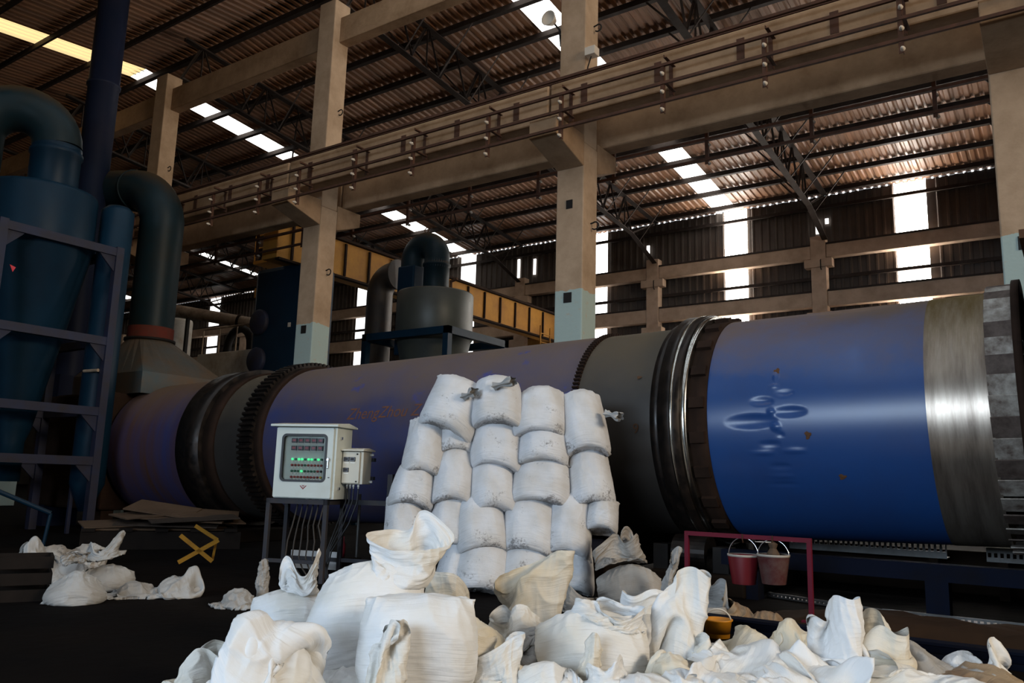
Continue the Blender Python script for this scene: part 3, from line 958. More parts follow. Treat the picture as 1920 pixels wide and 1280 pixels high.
# the big cyclone in its frame at the left edge
FX, FN, FF = -14.7, 5.95, 8.0                    # x of the face towards us, near and far leg
zb = [at(200, 480, FF).z, at(195, 642, FF).z, at(185, 772, FF).z, at(172, 864, FF).z]
fr = tag(empty('tower_frame', (FX - 1.02, (FN + FF) / 2, 0)), 'blue steel frame with gusseted crossbars carrying the big cyclone', 'frame')
o3 = fr.location
for x in (FX, FX - 2.05):
    for y in (FN, FF):
        MB().box((x - o3.x - .07, y - o3.y - .07, 0), (x - o3.x + .07, y - o3.y + .07, zb[0] + .1)).build('leg', M['blue_frame'], fr)
for z in zb:
    for x in (FX, FX - 2.05):
        MB().box((x - o3.x - .06, FN - o3.y, z - .075), (x - o3.x + .06, FF - o3.y, z + .075)).build('crossbar', M['blue_frame'], fr)
        for y, s in ((FN, 1), (FF, -1)):
            yy = y - o3.y + s * .06; xx = x - o3.x
            MB().prism([(xx, yy, z - .07), (xx, yy + s * .3, z - .07), (xx, yy + s * .26, z - .12), (xx, yy + s * .02, z - .36), (xx, yy, z - .36)], (-.02, 0, 0), (.02, 0, 0)).build('gusset', M['blue_frame'], fr)
    for y in (FN, FF):
        MB().box((FX - 2.05 - o3.x, y - o3.y - .06, z - .075), (FX - o3.x, y - o3.y + .06, z + .075)).build('crossbar', M['blue_frame'], fr)

cyx, cyy = -15.72, 6.98
cy = tag(empty('cyclone', (cyx, cyy, 0)), 'big dark blue cyclone with a cone bottom and gooseneck inlet at the left edge', 'dust collector')
zt = at(182, 330, cyy).z
MB().lathe([(0, zt + .02), (.93, zt + .02), (.95, zt - .05), (.95, zb[0] + .12)], 64).build('body', M['blue_tower'], cy)
MB().lathe([(.97, zb[0] + .12), (.98, zb[0] + .05), (.95, zb[0]), (.3, zb[2] - .35), (.22, zb[2] - .6), (.22, zb[3] - .4), (0, zb[3] - .4)], 64).build('cone', M['blue_tower'], cy)
MB().lathe([(.43, zt), (.43, zt + .75), (.46, zt + .78), (.46, zt + .84), (.43, zt + .86), (.43, zt + .95)], 40, origin=(.1, .1, 0)).build('neck', M['blue_tower'], cy)
pts = arc_pts((.1 - .35, .1 - .55, zt + .95), .65, 0, math.pi, 16, Vector((.537, .843, 0)), (0, 0, 1))
pts += [pts[-1] - Vector((0, 0, .8)), pts[-1] - Vector((.1, .2, 1.6))]
MB().tube(pts, .43, 32).build('gooseneck', M['teal_duct'], cy)
p = at(48, 495, 6.2) - cy.location
MB().prism([(FX - cyx - .04, p.y - .04, p.z + .05), (FX - cyx - .04, p.y + .06, p.z + .02), (FX - cyx - .04, p.y + .02, p.z - .07)], (0, 0, 0), (.01, 0, 0)).build('red_tag', M['red_mark'], fr)['label'] = 'small red tag'
bpy.data.objects['red_tag'].location = Vector((cyx, cyy, 0)) - Vector(o3)

c2 = tag(empty('filter_cylinder', (-15.2, 8.17, 0)), 'slim dark blue cylinder standing behind the cyclone frame', 'dust collector')
zc = at(215, 398, 8.2).z
MB().lathe([(0, zc + .06), (.2, zc + .05), (.30, zc - .05), (.30, .9), (.1, .4), (0, .4)], 40).build('body', M['blue_tower'], c2)
for a in (0, 2.1, 4.2):
    MB().box((-.03, -.03, 0), (.03, .03, 1.0), Matrix.Translation((.24 * math.cos(a), .24 * math.sin(a), 0))).build('leg', M['blue_frame'], c2)
MB().tube([(.0, -.3, at(150, 697, 7.9).z), (.42, -.26, at(150, 697, 7.9).z)], .03, 8).build('drain_pipe', M['pipe_dirty'], c2)
st = tag(empty('exhaust_stack', (*at(196, 150, 8.95).xy, 0)), 'tall navy exhaust stack rising out of view behind the cyclone', 'stack')
zs = at(190, 330, 8.95).z
MB().lathe([(.33, zs - 4.6), (.33, zs + 2.2), (.36, zs + 2.22), (.36, zs + 2.28), (.33, zs + 2.3), (.33, zs + 5.5)], 36).build('pipe', M['navy'], st)
MB().box((-.35, -.35, 0), (.35, .35, zs - 4.5)).build('base', M['navy'], st)

# bent duct and hood over the drum's left end
du = tag(empty('bent_duct', (-16.35, KY, 0)), 'dusty teal bent duct with a flared hood over the left end of the drum', 'duct')
l = du.location
zh = 3.92; r = .46
px = -16.42 - l.x
ztop = at(300, 322, KY).z - r
arc = arc_pts((px - .75, -.25, ztop - .75), .75, math.pi / 2, 0, 12, (1, .0, 0), (0, 0, 1))
arc[-1].y = 0; 
for i, q in enumerate(arc): q.y = -.25 * (1 - i / (len(arc) - 1))
start = [Vector((px - 2.0, -.5, ztop + .15)), Vector((px - 1.2, -.35, ztop + .06))]
MB().tube(start + arc + [Vector((px, 0, zh + .3))], r, 32).build('duct', M['teal_duct'], du)
for q in (5,):
    MB().tube([arc[0], arc[0] + Vector((.05, .0, 0))], r + .025, 32).build('flange', M['teal_duct'], du)
MB().lathe([(r + .012, zh + .05), (r + .012, zh + .3)], 32, origin=(px, 0, 0)).build('red_band', M['red_band'], du)
MB().lathe([(r, zh), (r + .06, zh), (r + .06, zh + .05), (r, zh + .05)], 32, origin=(px, 0, 0)).build('flange', M['black_iron'], du)
h = MB()
q0 = [Vector((px + r * 1.02 * math.cos(2 * math.pi * k / 32), r * 1.02 * math.sin(2 * math.pi * k / 32), zh)) for k in range(32)]
def sqr(k, hx, hy):
    a = 2 * math.pi * k / 32; c, s = math.cos(a), math.sin(a); m_ = max(abs(c), abs(s)); return c / m_ * hx, s / m_ * hy
q1 = [Vector((px + sqr(k, 1.3, .95)[0] + .15, sqr(k, 1.3, .95)[1], zh - .82)) for k in range(32)]
q2 = [Vector((v.x, v.y, zh - 1.25)) for v in q1]
h.add(q0 + q1 + q2, [(i, (i + 1) % 32, 32 + (i + 1) % 32, 32 + i) for i in range(32)] + [(32 + i, 32 + (i + 1) % 32, 64 + (i + 1) % 32, 64 + i) for i in range(32)])
h.build('flared_hood', M['hood_teal'], du)
MB().box((-2.0, -1.25, .4), (.9, 1.25, 2.68)).build('end_chamber', M['rust_dark'], du, bevel=.05)
for x in (-1.9, .5):
    for y in (-1.15, .9):
        MB().box((x, y, 0), (x + .3, y + .25, .4)).build('foot', M['rust_dark'], du)

# gooseneck dust collector behind the drum
gy = 16.0
g0 = at(812, 660, gy)
gc = tag(empty('dust_collector', (g0.x, gy, 0)), 'green-grey cylindrical dust collector with a gooseneck pipe behind the drum', 'dust collector')
zt = at(812, 553, gy).z; zp = at(812, 655, gy).z
MB().lathe([(0, zt + .12), (.5, zt + .10), (.98, zt), (1.0, zt - .04), (1.0, zp + .25), (.96, zp + .2), (.3, 1.6), (.3, 1.2), (0, 1.2)], 56).build('body', M['grey_tank'], gc)
nx_ = at(818, 520, gy).x - g0.x
ztc = at(800, 437, gy).z
rn = .34
MB().lathe([(rn, zt), (rn, zt + .75), (rn + .03, zt + .76), (rn + .03, zt + .82), (rn, zt + .83), (rn, zt + .95)], 36, origin=(nx_, 0, 0)).build('neck', M['teal_duct'], gc)
R2 = .41
zc_ = ztc - rn - R2
arc = arc_pts((nx_ - R2, 0, zc_), R2, 0, math.pi, 20, (1, 0, 0), (0, 0, 1))
MB().tube([Vector((nx_, 0, zt + .7))] + arc + [arc[-1] - Vector((.0, 0, .5))], rn, 32).build('gooseneck', M['teal_duct'], gc)
MB().box((nx_ - 2 * R2 - .2, -.4, zt - 1.6), (nx_ - 2 * R2 + .38, .4, zc_ - .2)).build('fan_box', M['blue_tower'], gc, bevel=.04)
p0 = at(706, 660, gy).x - g0.x
pe = arc_pts((p0 + .5, 0, at(706, 498, gy).z - .36 - .5), .5, math.pi, math.pi / 2, 10, (1, 0, 0), (0, 0, 1))
MB().tube([Vector((p0, 0, 1.5))] + pe + [pe[-1] + Vector((.12, 0, 0))], .36, 30).build('grey_duct', M['grey_duct'], gc)
MB().tube([pe[-1] + Vector((.1, 0, 0)), pe[-1] + Vector((.17, 0, 0))], .42, 30).build('flange', M['grey_duct'], gc)
MB().box((p0 - .3, -.3, 0), (p0 + .3, .3, 1.5)).build('duct_base', M['grey_duct'], gc)
fz = zp + .3
pf = MB().box((-1.35, -1.25, fz - .18), (1.5, -1.1, fz)).box((-1.35, 1.1, fz - .18), (1.5, 1.25, fz)).box((1.35, -1.25, fz - .18), (1.5, 1.25, fz)).box((-1.35, -1.25, fz - .18), (-1.2, 1.25, fz))
pf.build('platform', M['blue_tower'], gc)
for sx in (-1.27, 1.42):
    for sy in (-1.17, 1.17):
        MB().box((sx - .08, sy - .08, 0), (sx + .08, sy + .08, fz - .17)).build('leg', M['blue_tower'], gc)
MB().tube([(.75, -.3, zt + .02), (.75, -.3, zt + .2), (.95, -.3, zt + .25)], .04, 8).build('lifting_eye', M['rust_brown'], gc)
MB().tube([(nx_ - R2, 0, ztc - .02)] + arc_pts((nx_ - R2, 0, ztc + .08), .07, -1.5, 4.6, 10, (1, 0, 0), (0, 0, 1)), .014, 6).build('lifting_eye', M['rust_brown'], gc)

# blue tank with round flanges behind the left column
bt = at(545, 600, 15.0)
e = tag(empty('blue_tank', (bt.x, 15.0, 0)), 'dark blue upright tank with round flanges behind the painted column', 'tank')
zt = at(560, 505, 15).z
MB().box((-.95, -.6, .8), (1.1, .6, zt)).build('body', M['blue_tower'], e, bevel=.15)
for py in (600, 672):
    z = at(520, py, 14.4).z
    MB().lathe([(0, -.12), (.32, -.12), (.36, -.08), (.36, 0)], 28, 'y', (-.55, -.6, z)).build('round_flange', M['blue_frame'], e)
for sx in (-.8, .95):
    for sy in (-.45, .45):
        MB().box((sx - .07, sy - .07, 0), (sx + .07, sy + .07, .9)).build('leg', M['blue_frame'], e)
p = at(540, 608, 14.35) - e.location
MB().box((p.x - .05, -.62, p.z - .06), (p.x + .05, -.59, p.z + .06)).build('plate', M['white_tank'], e)

# pale tank, pipe and box beyond the bent duct
tx = at(330, 640, 16.5)
e = tag(empty('white_tank', (tx.x, 16.5, 0)), 'weathered white cylindrical tank behind the bent duct', 'tank')
MB().lathe([(0, at(335, 600, 16.5).z + .05), (.48, at(335, 600, 16.5).z), (.5, at(335, 600, 16.5).z - .08), (.5, .6), (0, .6)], 32).build('body', M['white_tank'], e)
for a in (.5, 2.6, 4.7):
    MB().box((-.05, -.05, 0), (.05, .05, .7), Matrix.Translation((.4 * math.cos(a), .4 * math.sin(a), 0))).build('leg', M['black_iron'], e)
a_, b_ = at(318, 580, 15.5), at(500, 611, 17.0)
e = tag(empty('overhead_pipe', a_), 'dirty pale overhead pipe running from the bent duct to the left column', 'pipe')
MB().tube([Vector(), b_ - a_], .2, 20).build('pipe_run', M['pipe_dirty'], e)
c_ = (b_ - a_)
MB().tube([c_ * .72, c_ * .74], .25, 20).build('flange', M['rust_dark'], e)
MB().box((c_.x * .9 - .05, c_.y * .9 - .05, -a_.z), (c_.x * .9 + .05, c_.y * .9 + .05, c_.z * .9 - .15)).build('post', M['black_iron'], e)
MB().box((c_.x * .2 - .05, c_.y * .2 - .05, -a_.z), (c_.x * .2 + .05, c_.y * .2 + .05, c_.z * .2 - .15)).build('post', M['black_iron'], e)
wx = at(448, 690, 15.2)
e = tag(empty('white_bin', (wx.x, 15.2, 0)), 'pale square bin with a railing on top beyond the black ring', 'bin')
zt = at(440, 676, 14.6).z + .3
MB().box((-1.25, -.6, 1.6), (1.3, .6, zt)).build('body', M['white_tank'], e, bevel=.03)
for sx in (-1.1, 1.15):
    for sy in (-.5, .5):
        MB().box((sx - .06, sy - .06, 0), (sx + .06, sy + .06, 1.6)).build('leg', M['black_iron'], e)
rl = MB()
for sx in (-1.1, -.3, .5, 1.25):
    rl.tube([(sx, -.55, zt), (sx, -.55, zt + .75)], .025, 6)
rl.tube([(-1.1, -.55, zt + .75), (1.25, -.55, zt + .75)], .03, 8)
rl.build('railing', M['pipe_dirty'], e)
MB().tube([(-.7, 0, zt)] + arc_pts((-.1, 0, zt + .25), .55, math.pi, 0, 10, (1, 0, 0), (0, 0, 1)) + [(.45, 0, zt)], .12, 10).build('bent_hose', M['black_iron'], e)

# yellow travelling crane bridge
cx_ = -17.6
ya, yb = 13.7, 28.6
za = at(800, 515, at(800, 515, 20).y).z
z1 = at(625, 462, 16.5).z
e = tag(empty('crane_bridge', (cx_, 20, z1 - 1.15)), 'yellow travelling crane bridge spanning to the back wall', 'crane')
MB().box((-.3, ya - 20, 0), (.3, yb - 20, 1.05)).build('girder', M['crane_yellow'], e, bevel=.02)
for i in range(16):
    y = ya - 20 + .5 + i * .98
    MB().box((.3, y - .03, .04), (.36, y + .03, 1.0)).build('stiffener', M['rust_dark'], e)
rl = MB().box((.25, ya - 20, 1.05), (.42, yb - 20, 1.12)).box((.25, ya - 20, -.06), (.42, yb - 20, 0))
rl.build('flange', M['rust_dark'], e)
for sgn in (-1,):
    MB().box((-1.3, yb - 20 - .3, -.25), (1.3, yb - 20 + .1, .25)).build('end_carriage', M['crane_yellow'], e, bevel=.02)
ld = MB()
for s in (0, .7):
    ld.tube([(.7, 6.2 + s, -2.9), (.7, 6.2 + s, .3)], .03, 6)
for k in range(9):
    ld.tube([(.7, 6.2, -2.8 + k * .35), (.7, 6.9, -2.8 + k * .35)], .02, 6)
ld.box((.3, 6.0, -.65), (1.1, 7.6, -.58)).box((.3, 6.0, -2.95), (1.1, 7.3, -2.88))
ld.build('access_ladder', M['crane_yellow'], e)
# hoist trolley and hook, seen in the dark left of the column
e = tag(empty('hoist_trolley', (-20.9, 16.8, 7.9)), 'yellow hoist trolley with railings seen left of the painted column', 'hoist')
tr = MB().box((-.8, -.5, 0), (.8, .5, .10))
MB().box((-.55, -.3, .1), (-.1, .3, .4)).box((.15, -.3, .1), (.6, .25, .5)).build('winch', M['crane_yellow'], e, bevel=.03)
tr.build('platform', M['crane_yellow'], e)
rl = MB()
for x in (-.78, -.26, .26, .78):
    rl.tube([(x, -.48, .1), (x, -.48, .95)], .025, 6)
rl.tube([(-.78, -.48, .95), (.78, -.48, .95)], .025, 6).tube([(-.78, -.48, .52), (.78, -.48, .52)], .025, 6)
rl.build('railing', M['crane_yellow'], e)
for x in (-.75, .75):
    MB().tube([(x, .45, .05), (x, .79, roof_z(17.59) - 7.9 - .1)], .03, 6).build('hanger', M['steel_dark'], e)
hk = at(484, 565, 17)
e2 = tag(empty('crane_hook', hk), 'yellow crane hook block hanging left of the painted column', 'hook')
MB().box((-.12, -.1, .1), (.12, .1, .45)).build('block', M['crane_yellow'], e2, bevel=.03)
MB().tube([(0, 0, .1), (0, 0, 0)] + arc_pts((0, 0, -.12), .12, math.pi / 2, -math.pi * .9, 10, (1, 0, 0), (0, 0, 1)), .03, 8).build('hook', M['crane_yellow'], e2)
MB().tube([(-.06, 0, .45), (-.06, 0, 8.2 - hk.z)], .012, 5).tube([(.06, 0, .45), (.06, 0, 8.2 - hk.z)], .012, 5).build('cable', M['black_iron'], e2)
# ------------------------------------------------------------------ control cabinet on its stand
M['cab_grey'] = mat('light_grey_cabinet_enamel', (.52, .56, .52), .42, dirt=(.45, .46, .40), amount=.3, scale=2.5, dust=(.42, .34, .22), dust_lo=.6, dust_hi=1.2)
M['cab_box'] = mat('beige_box_enamel', (.56, .52, .42), .45, dirt=(.46, .41, .32), amount=.3, scale=3)
M['gasket'] = mat('black_rubber', (.012, .012, .013), .5)
M['panel'] = mat('pale_inner_panel', (.45, .44, .43), .5)
M['meter'] = mat('black_meter_face', (.012, .012, .016), .3)
M['meter_red'] = mat('red_meter_digits', (.3, .02, .03), .5, emit=((1.0, .12, .16), .35))
M['lamp_green_on'] = mat('lit_green_lamp', (.05, .5, .2), .4, emit=((.10, 1.0, .38), .8))
M['lamp_green'] = mat('green_lamp', (.02, .12, .07), .3)
M['lamp_red'] = mat('red_lamp', (.20, .025, .02), .3)
M['lamp_yellow'] = mat('yellow_lamp', (.6, .42, .05), .3)
M['pale_plastic'] = mat('pale_plastic', (.7, .68, .62), .5)
M['chrome'] = mat('chrome', (.6, .6, .6), .2, 1.0)
M['stand'] = mat('dark_grey_stand_paint', (.03, .032, .04), .6, dirt=(.05, .04, .035), amount=.4, scale=5)
M['cable_black'] = mat('black_cable', (.012, .012, .013), .5)
M['cable_dusty'] = mat('dusty_grey_cable', (.07, .06, .052), .7)
M['glass'] = mat('window_glass', (.9, .95, .95), .03)
_p = M['glass'].node_tree.nodes['Principled BSDF']; _p.inputs['Transmission Weight'].default_value = 1.0; _p.inputs['IOR'].default_value = 1.05

A20 = math.radians(20)
CB = Vector((-7.539, 6.179, .905))
stand = tag(empty('cabinet_stand', (CB.x, CB.y, 0), A20), 'dark steel table frame under the grey control cabinet', 'stand')
sb = MB()
S0, S1, SD = -.07, .69, .46
sb.box((S0, .0, .845), (S1, .05, .9)).box((S0, SD - .05, .845), (1.28, SD, .9)).box((S0, 0, .845), (S0 + .05, SD, .9)).box((S1 - .05, 0, .845), (S1, SD, .9))
sb.build('top_frame', M['stand'], stand)
for x, y in ((S0, 0), (S1 - .05, 0), (S0, SD - .05), (S1 - .05, SD - .05), (1.23, SD - .05)):
    MB().box((x, y, 0), (x + .05, y + .05, .845)).build('leg', M['stand'], stand, bevel=.004)
MB().box((S0 + .05, 0.01, .2), (S1 - .05, .04, .24)).box((S0 + .05, SD - .04, .2), (1.23, SD - .01, .24)).build('cross_rail', M['stand'], stand)
MB().box((1.22, SD - .06, .9), (1.28, SD, 1.2)).build('box_post', M['stand'], stand)
o = MB().box((.02, SD + .02, .10), (.62, SD + .04, .30)).build('cable_tray', M['panel'], stand)

cab = tag(empty('control_cabinet', CB, A20), 'grey electrical control cabinet with a window of lit buttons on a dark stand', 'cabinet')
w, h, d = .75, .80, .40
MB().box((0, .02, .0), (w, d, h)).build('body', M['cab_grey'], cab, bevel=.006)
MB().prism([(-.045, -.07, h), (-.045, d + .05, h), (-.045, d + .05, h + .02), (-.045, d * .55, h + .055), (-.045, -.07, h + .025)], (0, 0, 0), (w + .09, 0, 0)).build('rain_hood', M['cab_grey'], cab, bevel=.004)
# door with a rounded window opening


def round_rect(x0, x1, z0, z1, r, n=6):
    pts = []
    for cx, cz, a in ((x1 - r, z0 + r, -math.pi / 2), (x1 - r, z1 - r, 0), (x0 + r, z1 - r, math.pi / 2), (x0 + r, z0 + r, math.pi)):
        for i in range(n + 1):
            q = a + math.pi / 2 * i / n; pts.append((cx + r * math.cos(q), cz + r * math.sin(q)))
    return pts


def ring_plate(outer, inner, y0, y1):
    n = len(outer)
    vs = [(x, y0, z) for x, z in outer] + [(x, y0, z) for x, z in inner] + [(x, y1, z) for x, z in outer] + [(x, y1, z) for x, z in inner]
    fs = []
    for i in range(n):
        j = (i + 1) % n
        fs += [(i, j, n + j, n + i), (2 * n + i, 3 * n + i, 3 * n + j, 2 * n + j), (i, 2 * n + i, 2 * n + j, j), (n + i, n + j, 3 * n + j, 3 * n + i)]
    return MB().add(vs, fs)


wx0, wx1, wz0, wz1 = .09, .645, .19, .715
door = ring_plate(round_rect(.01, w - .03, .012, h - .012, .01), round_rect(wx0, wx1, wz0, wz1, .05), -.012, .018).build('door', M['cab_grey'], cab)
ring_plate(round_rect(wx0 - .006, wx1 + .006, wz0 - .006, wz1 + .006, .055), round_rect(wx0 + .018, wx1 - .018, wz0 + .018, wz1 - .018, .035), -.02, .016).build('window_gasket', M['gasket'], door)
pts = round_rect(wx0 + .012, wx1 - .012, wz0 + .012, wz1 - .012, .04)
MB().prism([(x, 0, z) for x, z in pts], (0, -.002, 0), (0, .002, 0)).build('window_pane', M['glass'], door)
MB().box((w - .085, -.03, .34), (w - .065, -.012, .46), None).box((w - .088, -.045, .42), (w - .055, -.02, .45)).build('handle', M['chrome'], door, bevel=.004)
MB().box((w - .07, -.016, .235), (w - .05, -.011, .245)).build('lock', M['gasket'], door)
# the mark under the window: a red winged V
mk = MB()
for s in (-1, 1):
    mk.prism([(.385, -.014, .10), (.385 + s * .045, -.014, .145), (.385 + s * .03, -.014, .145), (.385, -.014, .118)], (0, 0, 0), (0, .003, 0))
    mk.prism([(.385, -.014, .13), (.385 + s * .018, -.014, .15), (.385 + s * .006, -.014, .15), (.385, -.014, .14)], (0, 0, 0), (0, .003, 0))
mk.build('maker_mark', M['lamp_red'], door)
# recess: dark sides and the instrument panel
MB().box((wx0 - .02, .0215, wz0 - .02), (wx1 + .02, .024, wz1 + .02)).build('inner_panel', M['panel'], cab)
px0 = wx0 + .135
for r, z in enumerate((.645, .56)):
    for c in range(5):
        x = px0 + c * .082
        mt = MB().box((x - .034, .006, z - .026), (x + .034, .022, z + .026)).build('panel_meter', M['meter'], cab, bevel=.003)
        dg = MB()
        for q in range(3):
            for zz in ((.006, .018), (-.006, .004)):
                dg.box((x - .018 + q * .013, .004, z + zz[0]), (x - .009 + q * .013, .0065, z + zz[0] + .004))
        dg.build('digits', M['meter_red'], mt)
        MB().box((x - .034, .0035, z - .034), (x + .034, .0075, z - .027)).build('name_strip', M['pale_plastic'], mt)
rows = ['GgGGgGGgGg', 'rrrrgrrrrr', 'gggGggggrk', 'rrrrrrrrry']
for r, codes in enumerate(rows):
    z = .435 - r * .066
    for c, k in enumerate(codes):
        x = px0 - .01 + c * .0405
        m = {'G': M['lamp_green_on'], 'g': M['lamp_green'], 'r': M['lamp_red'], 'y': M['lamp_yellow'], 'k': M['gasket']}[k]
        b = MB().lathe([(0, -.006), (.010, -.006), (.013, .0), (.013, .020)], 16, 'y', (x, .004, z)).build('push_button', m, cab)
        MB().box((x - .011, .012, z - .033), (x + .011, .021, z - .016)).build('name_strip', M['pale_plastic'], b)
for x in (.33, .41, .5, .58):
    MB().lathe([(0, -.04), (.012, -.04), (.014, -.02), (.018, -.02), (.018, 0), (0, 0)], 10, 'z', (x, .2, 0)).build('cable_gland', M['pale_plastic'], cab)
for z in (.12, .68):
    MB().box((w, .1, z - .015), (w + .018, .13, z + .015)).build('hinge', M['chrome'], cab)

bx = tag(empty('meter_box', CB + Matrix.Rotation(A20, 3, 'Z') @ Vector((.735, .17, .175)), A20), 'small beige meter box with a little roof mounted right of the control cabinet', 'box')
MB().box((.02, .02, 0), (.27, .24, .37)).build('body', M['cab_box'], bx, bevel=.005)
MB().box((.025, -.005, .01), (.235, .018, .36)).build('door', M['cab_box'], bx, bevel=.004)
MB().prism([(-.02, -.05, .37), (-.02, .27, .37), (-.02, .27, .385), (-.02, .1, .405), (-.02, -.05, .385)], (0, 0, 0), (.32, 0, 0)).build('rain_hood', M['cab_box'], bx)
for x, z in ((.075, .275), (.150, .275), (.075, .155)):
    mt = MB().box((x - .033, -.018, z - .022), (x + .033, -.004, z + .026)).build('display', M['meter'], bx, bevel=.003)
    MB().box((x - .02, -.02, z - .008), (x + .02, -.0175, z + .014)).build('digits', M['stand'], mt)
    MB().box((x - .028, -.008, z - .045), (x + .028, -.0045, z - .03)).build('name_strip', M['pale_plastic'], mt)
for z in (.03, .335):
    MB().lathe([(0, -.006), (.009, -.006), (.009, .004), (0, .004)], 12, 'y', (.205, -.008, z)).build('lock', M['gasket'], bx)
    MB().box((.265, .19, z - .012), (.31, .21, z + .012)).build('wall_lug', M['pale_plastic'], bx)
MB().box((.12, .24, .05), (.3, .30, .09)).box((.12, .24, .26), (.3, .30, .30)).build('bracket', M['stand'], bx)
for x in (.05, .09, .13, .19):
    MB().lathe([(0, -.05), (.009, -.05), (.009, -.03), (.014, -.03), (.014, 0), (0, 0)], 10, 'z', (x, .1, 0)).build('cable_gland', M['pale_plastic'], bx)
for i, x in enumerate((.05, .09, .13, .19)):
    e = tag(empty('cable', bx.location, A20), 'black cable %s under the meter box' % ['leftmost of the four', 'second from left of the four', 'third from left of the four', 'rightmost of the four'][i], 'cable', 'meter box cables')
    P0 = [(x, .1, -.05), (x - .005, .1, -.2), (x - .09, .09, -.45), (-.16 + x * .4, .08, -.75), (-.18 + x * .3, .08, -.95), (-.15 + x * .2, .1, -1.07)]
    MB().tube(P0, .009, 8).build('sheath', M['cable_black'], e)
for i in range(6):
    x = .22 + .065 * i
    e = tag(empty('cable', CB, A20), 'dusty cable number %d from the left hanging inside the cabinet stand' % (i + 1), 'cable', 'cabinet stand cables')
    x1 = .08 + .085 * i
    pts = [(x, .2, -.03), (x - .01, .2, -.12), (x - .06, .22, -.3), (x1 + .02, .24, -.48), (x1, .25, -.66), (x1 + .04, .27, -.78), (x1 + .12, .3, -.9)]
    MB().tube(pts, .009, 8).build('sheath', M['cable_dusty'], e)
# ------------------------------------------------------------------ sacks


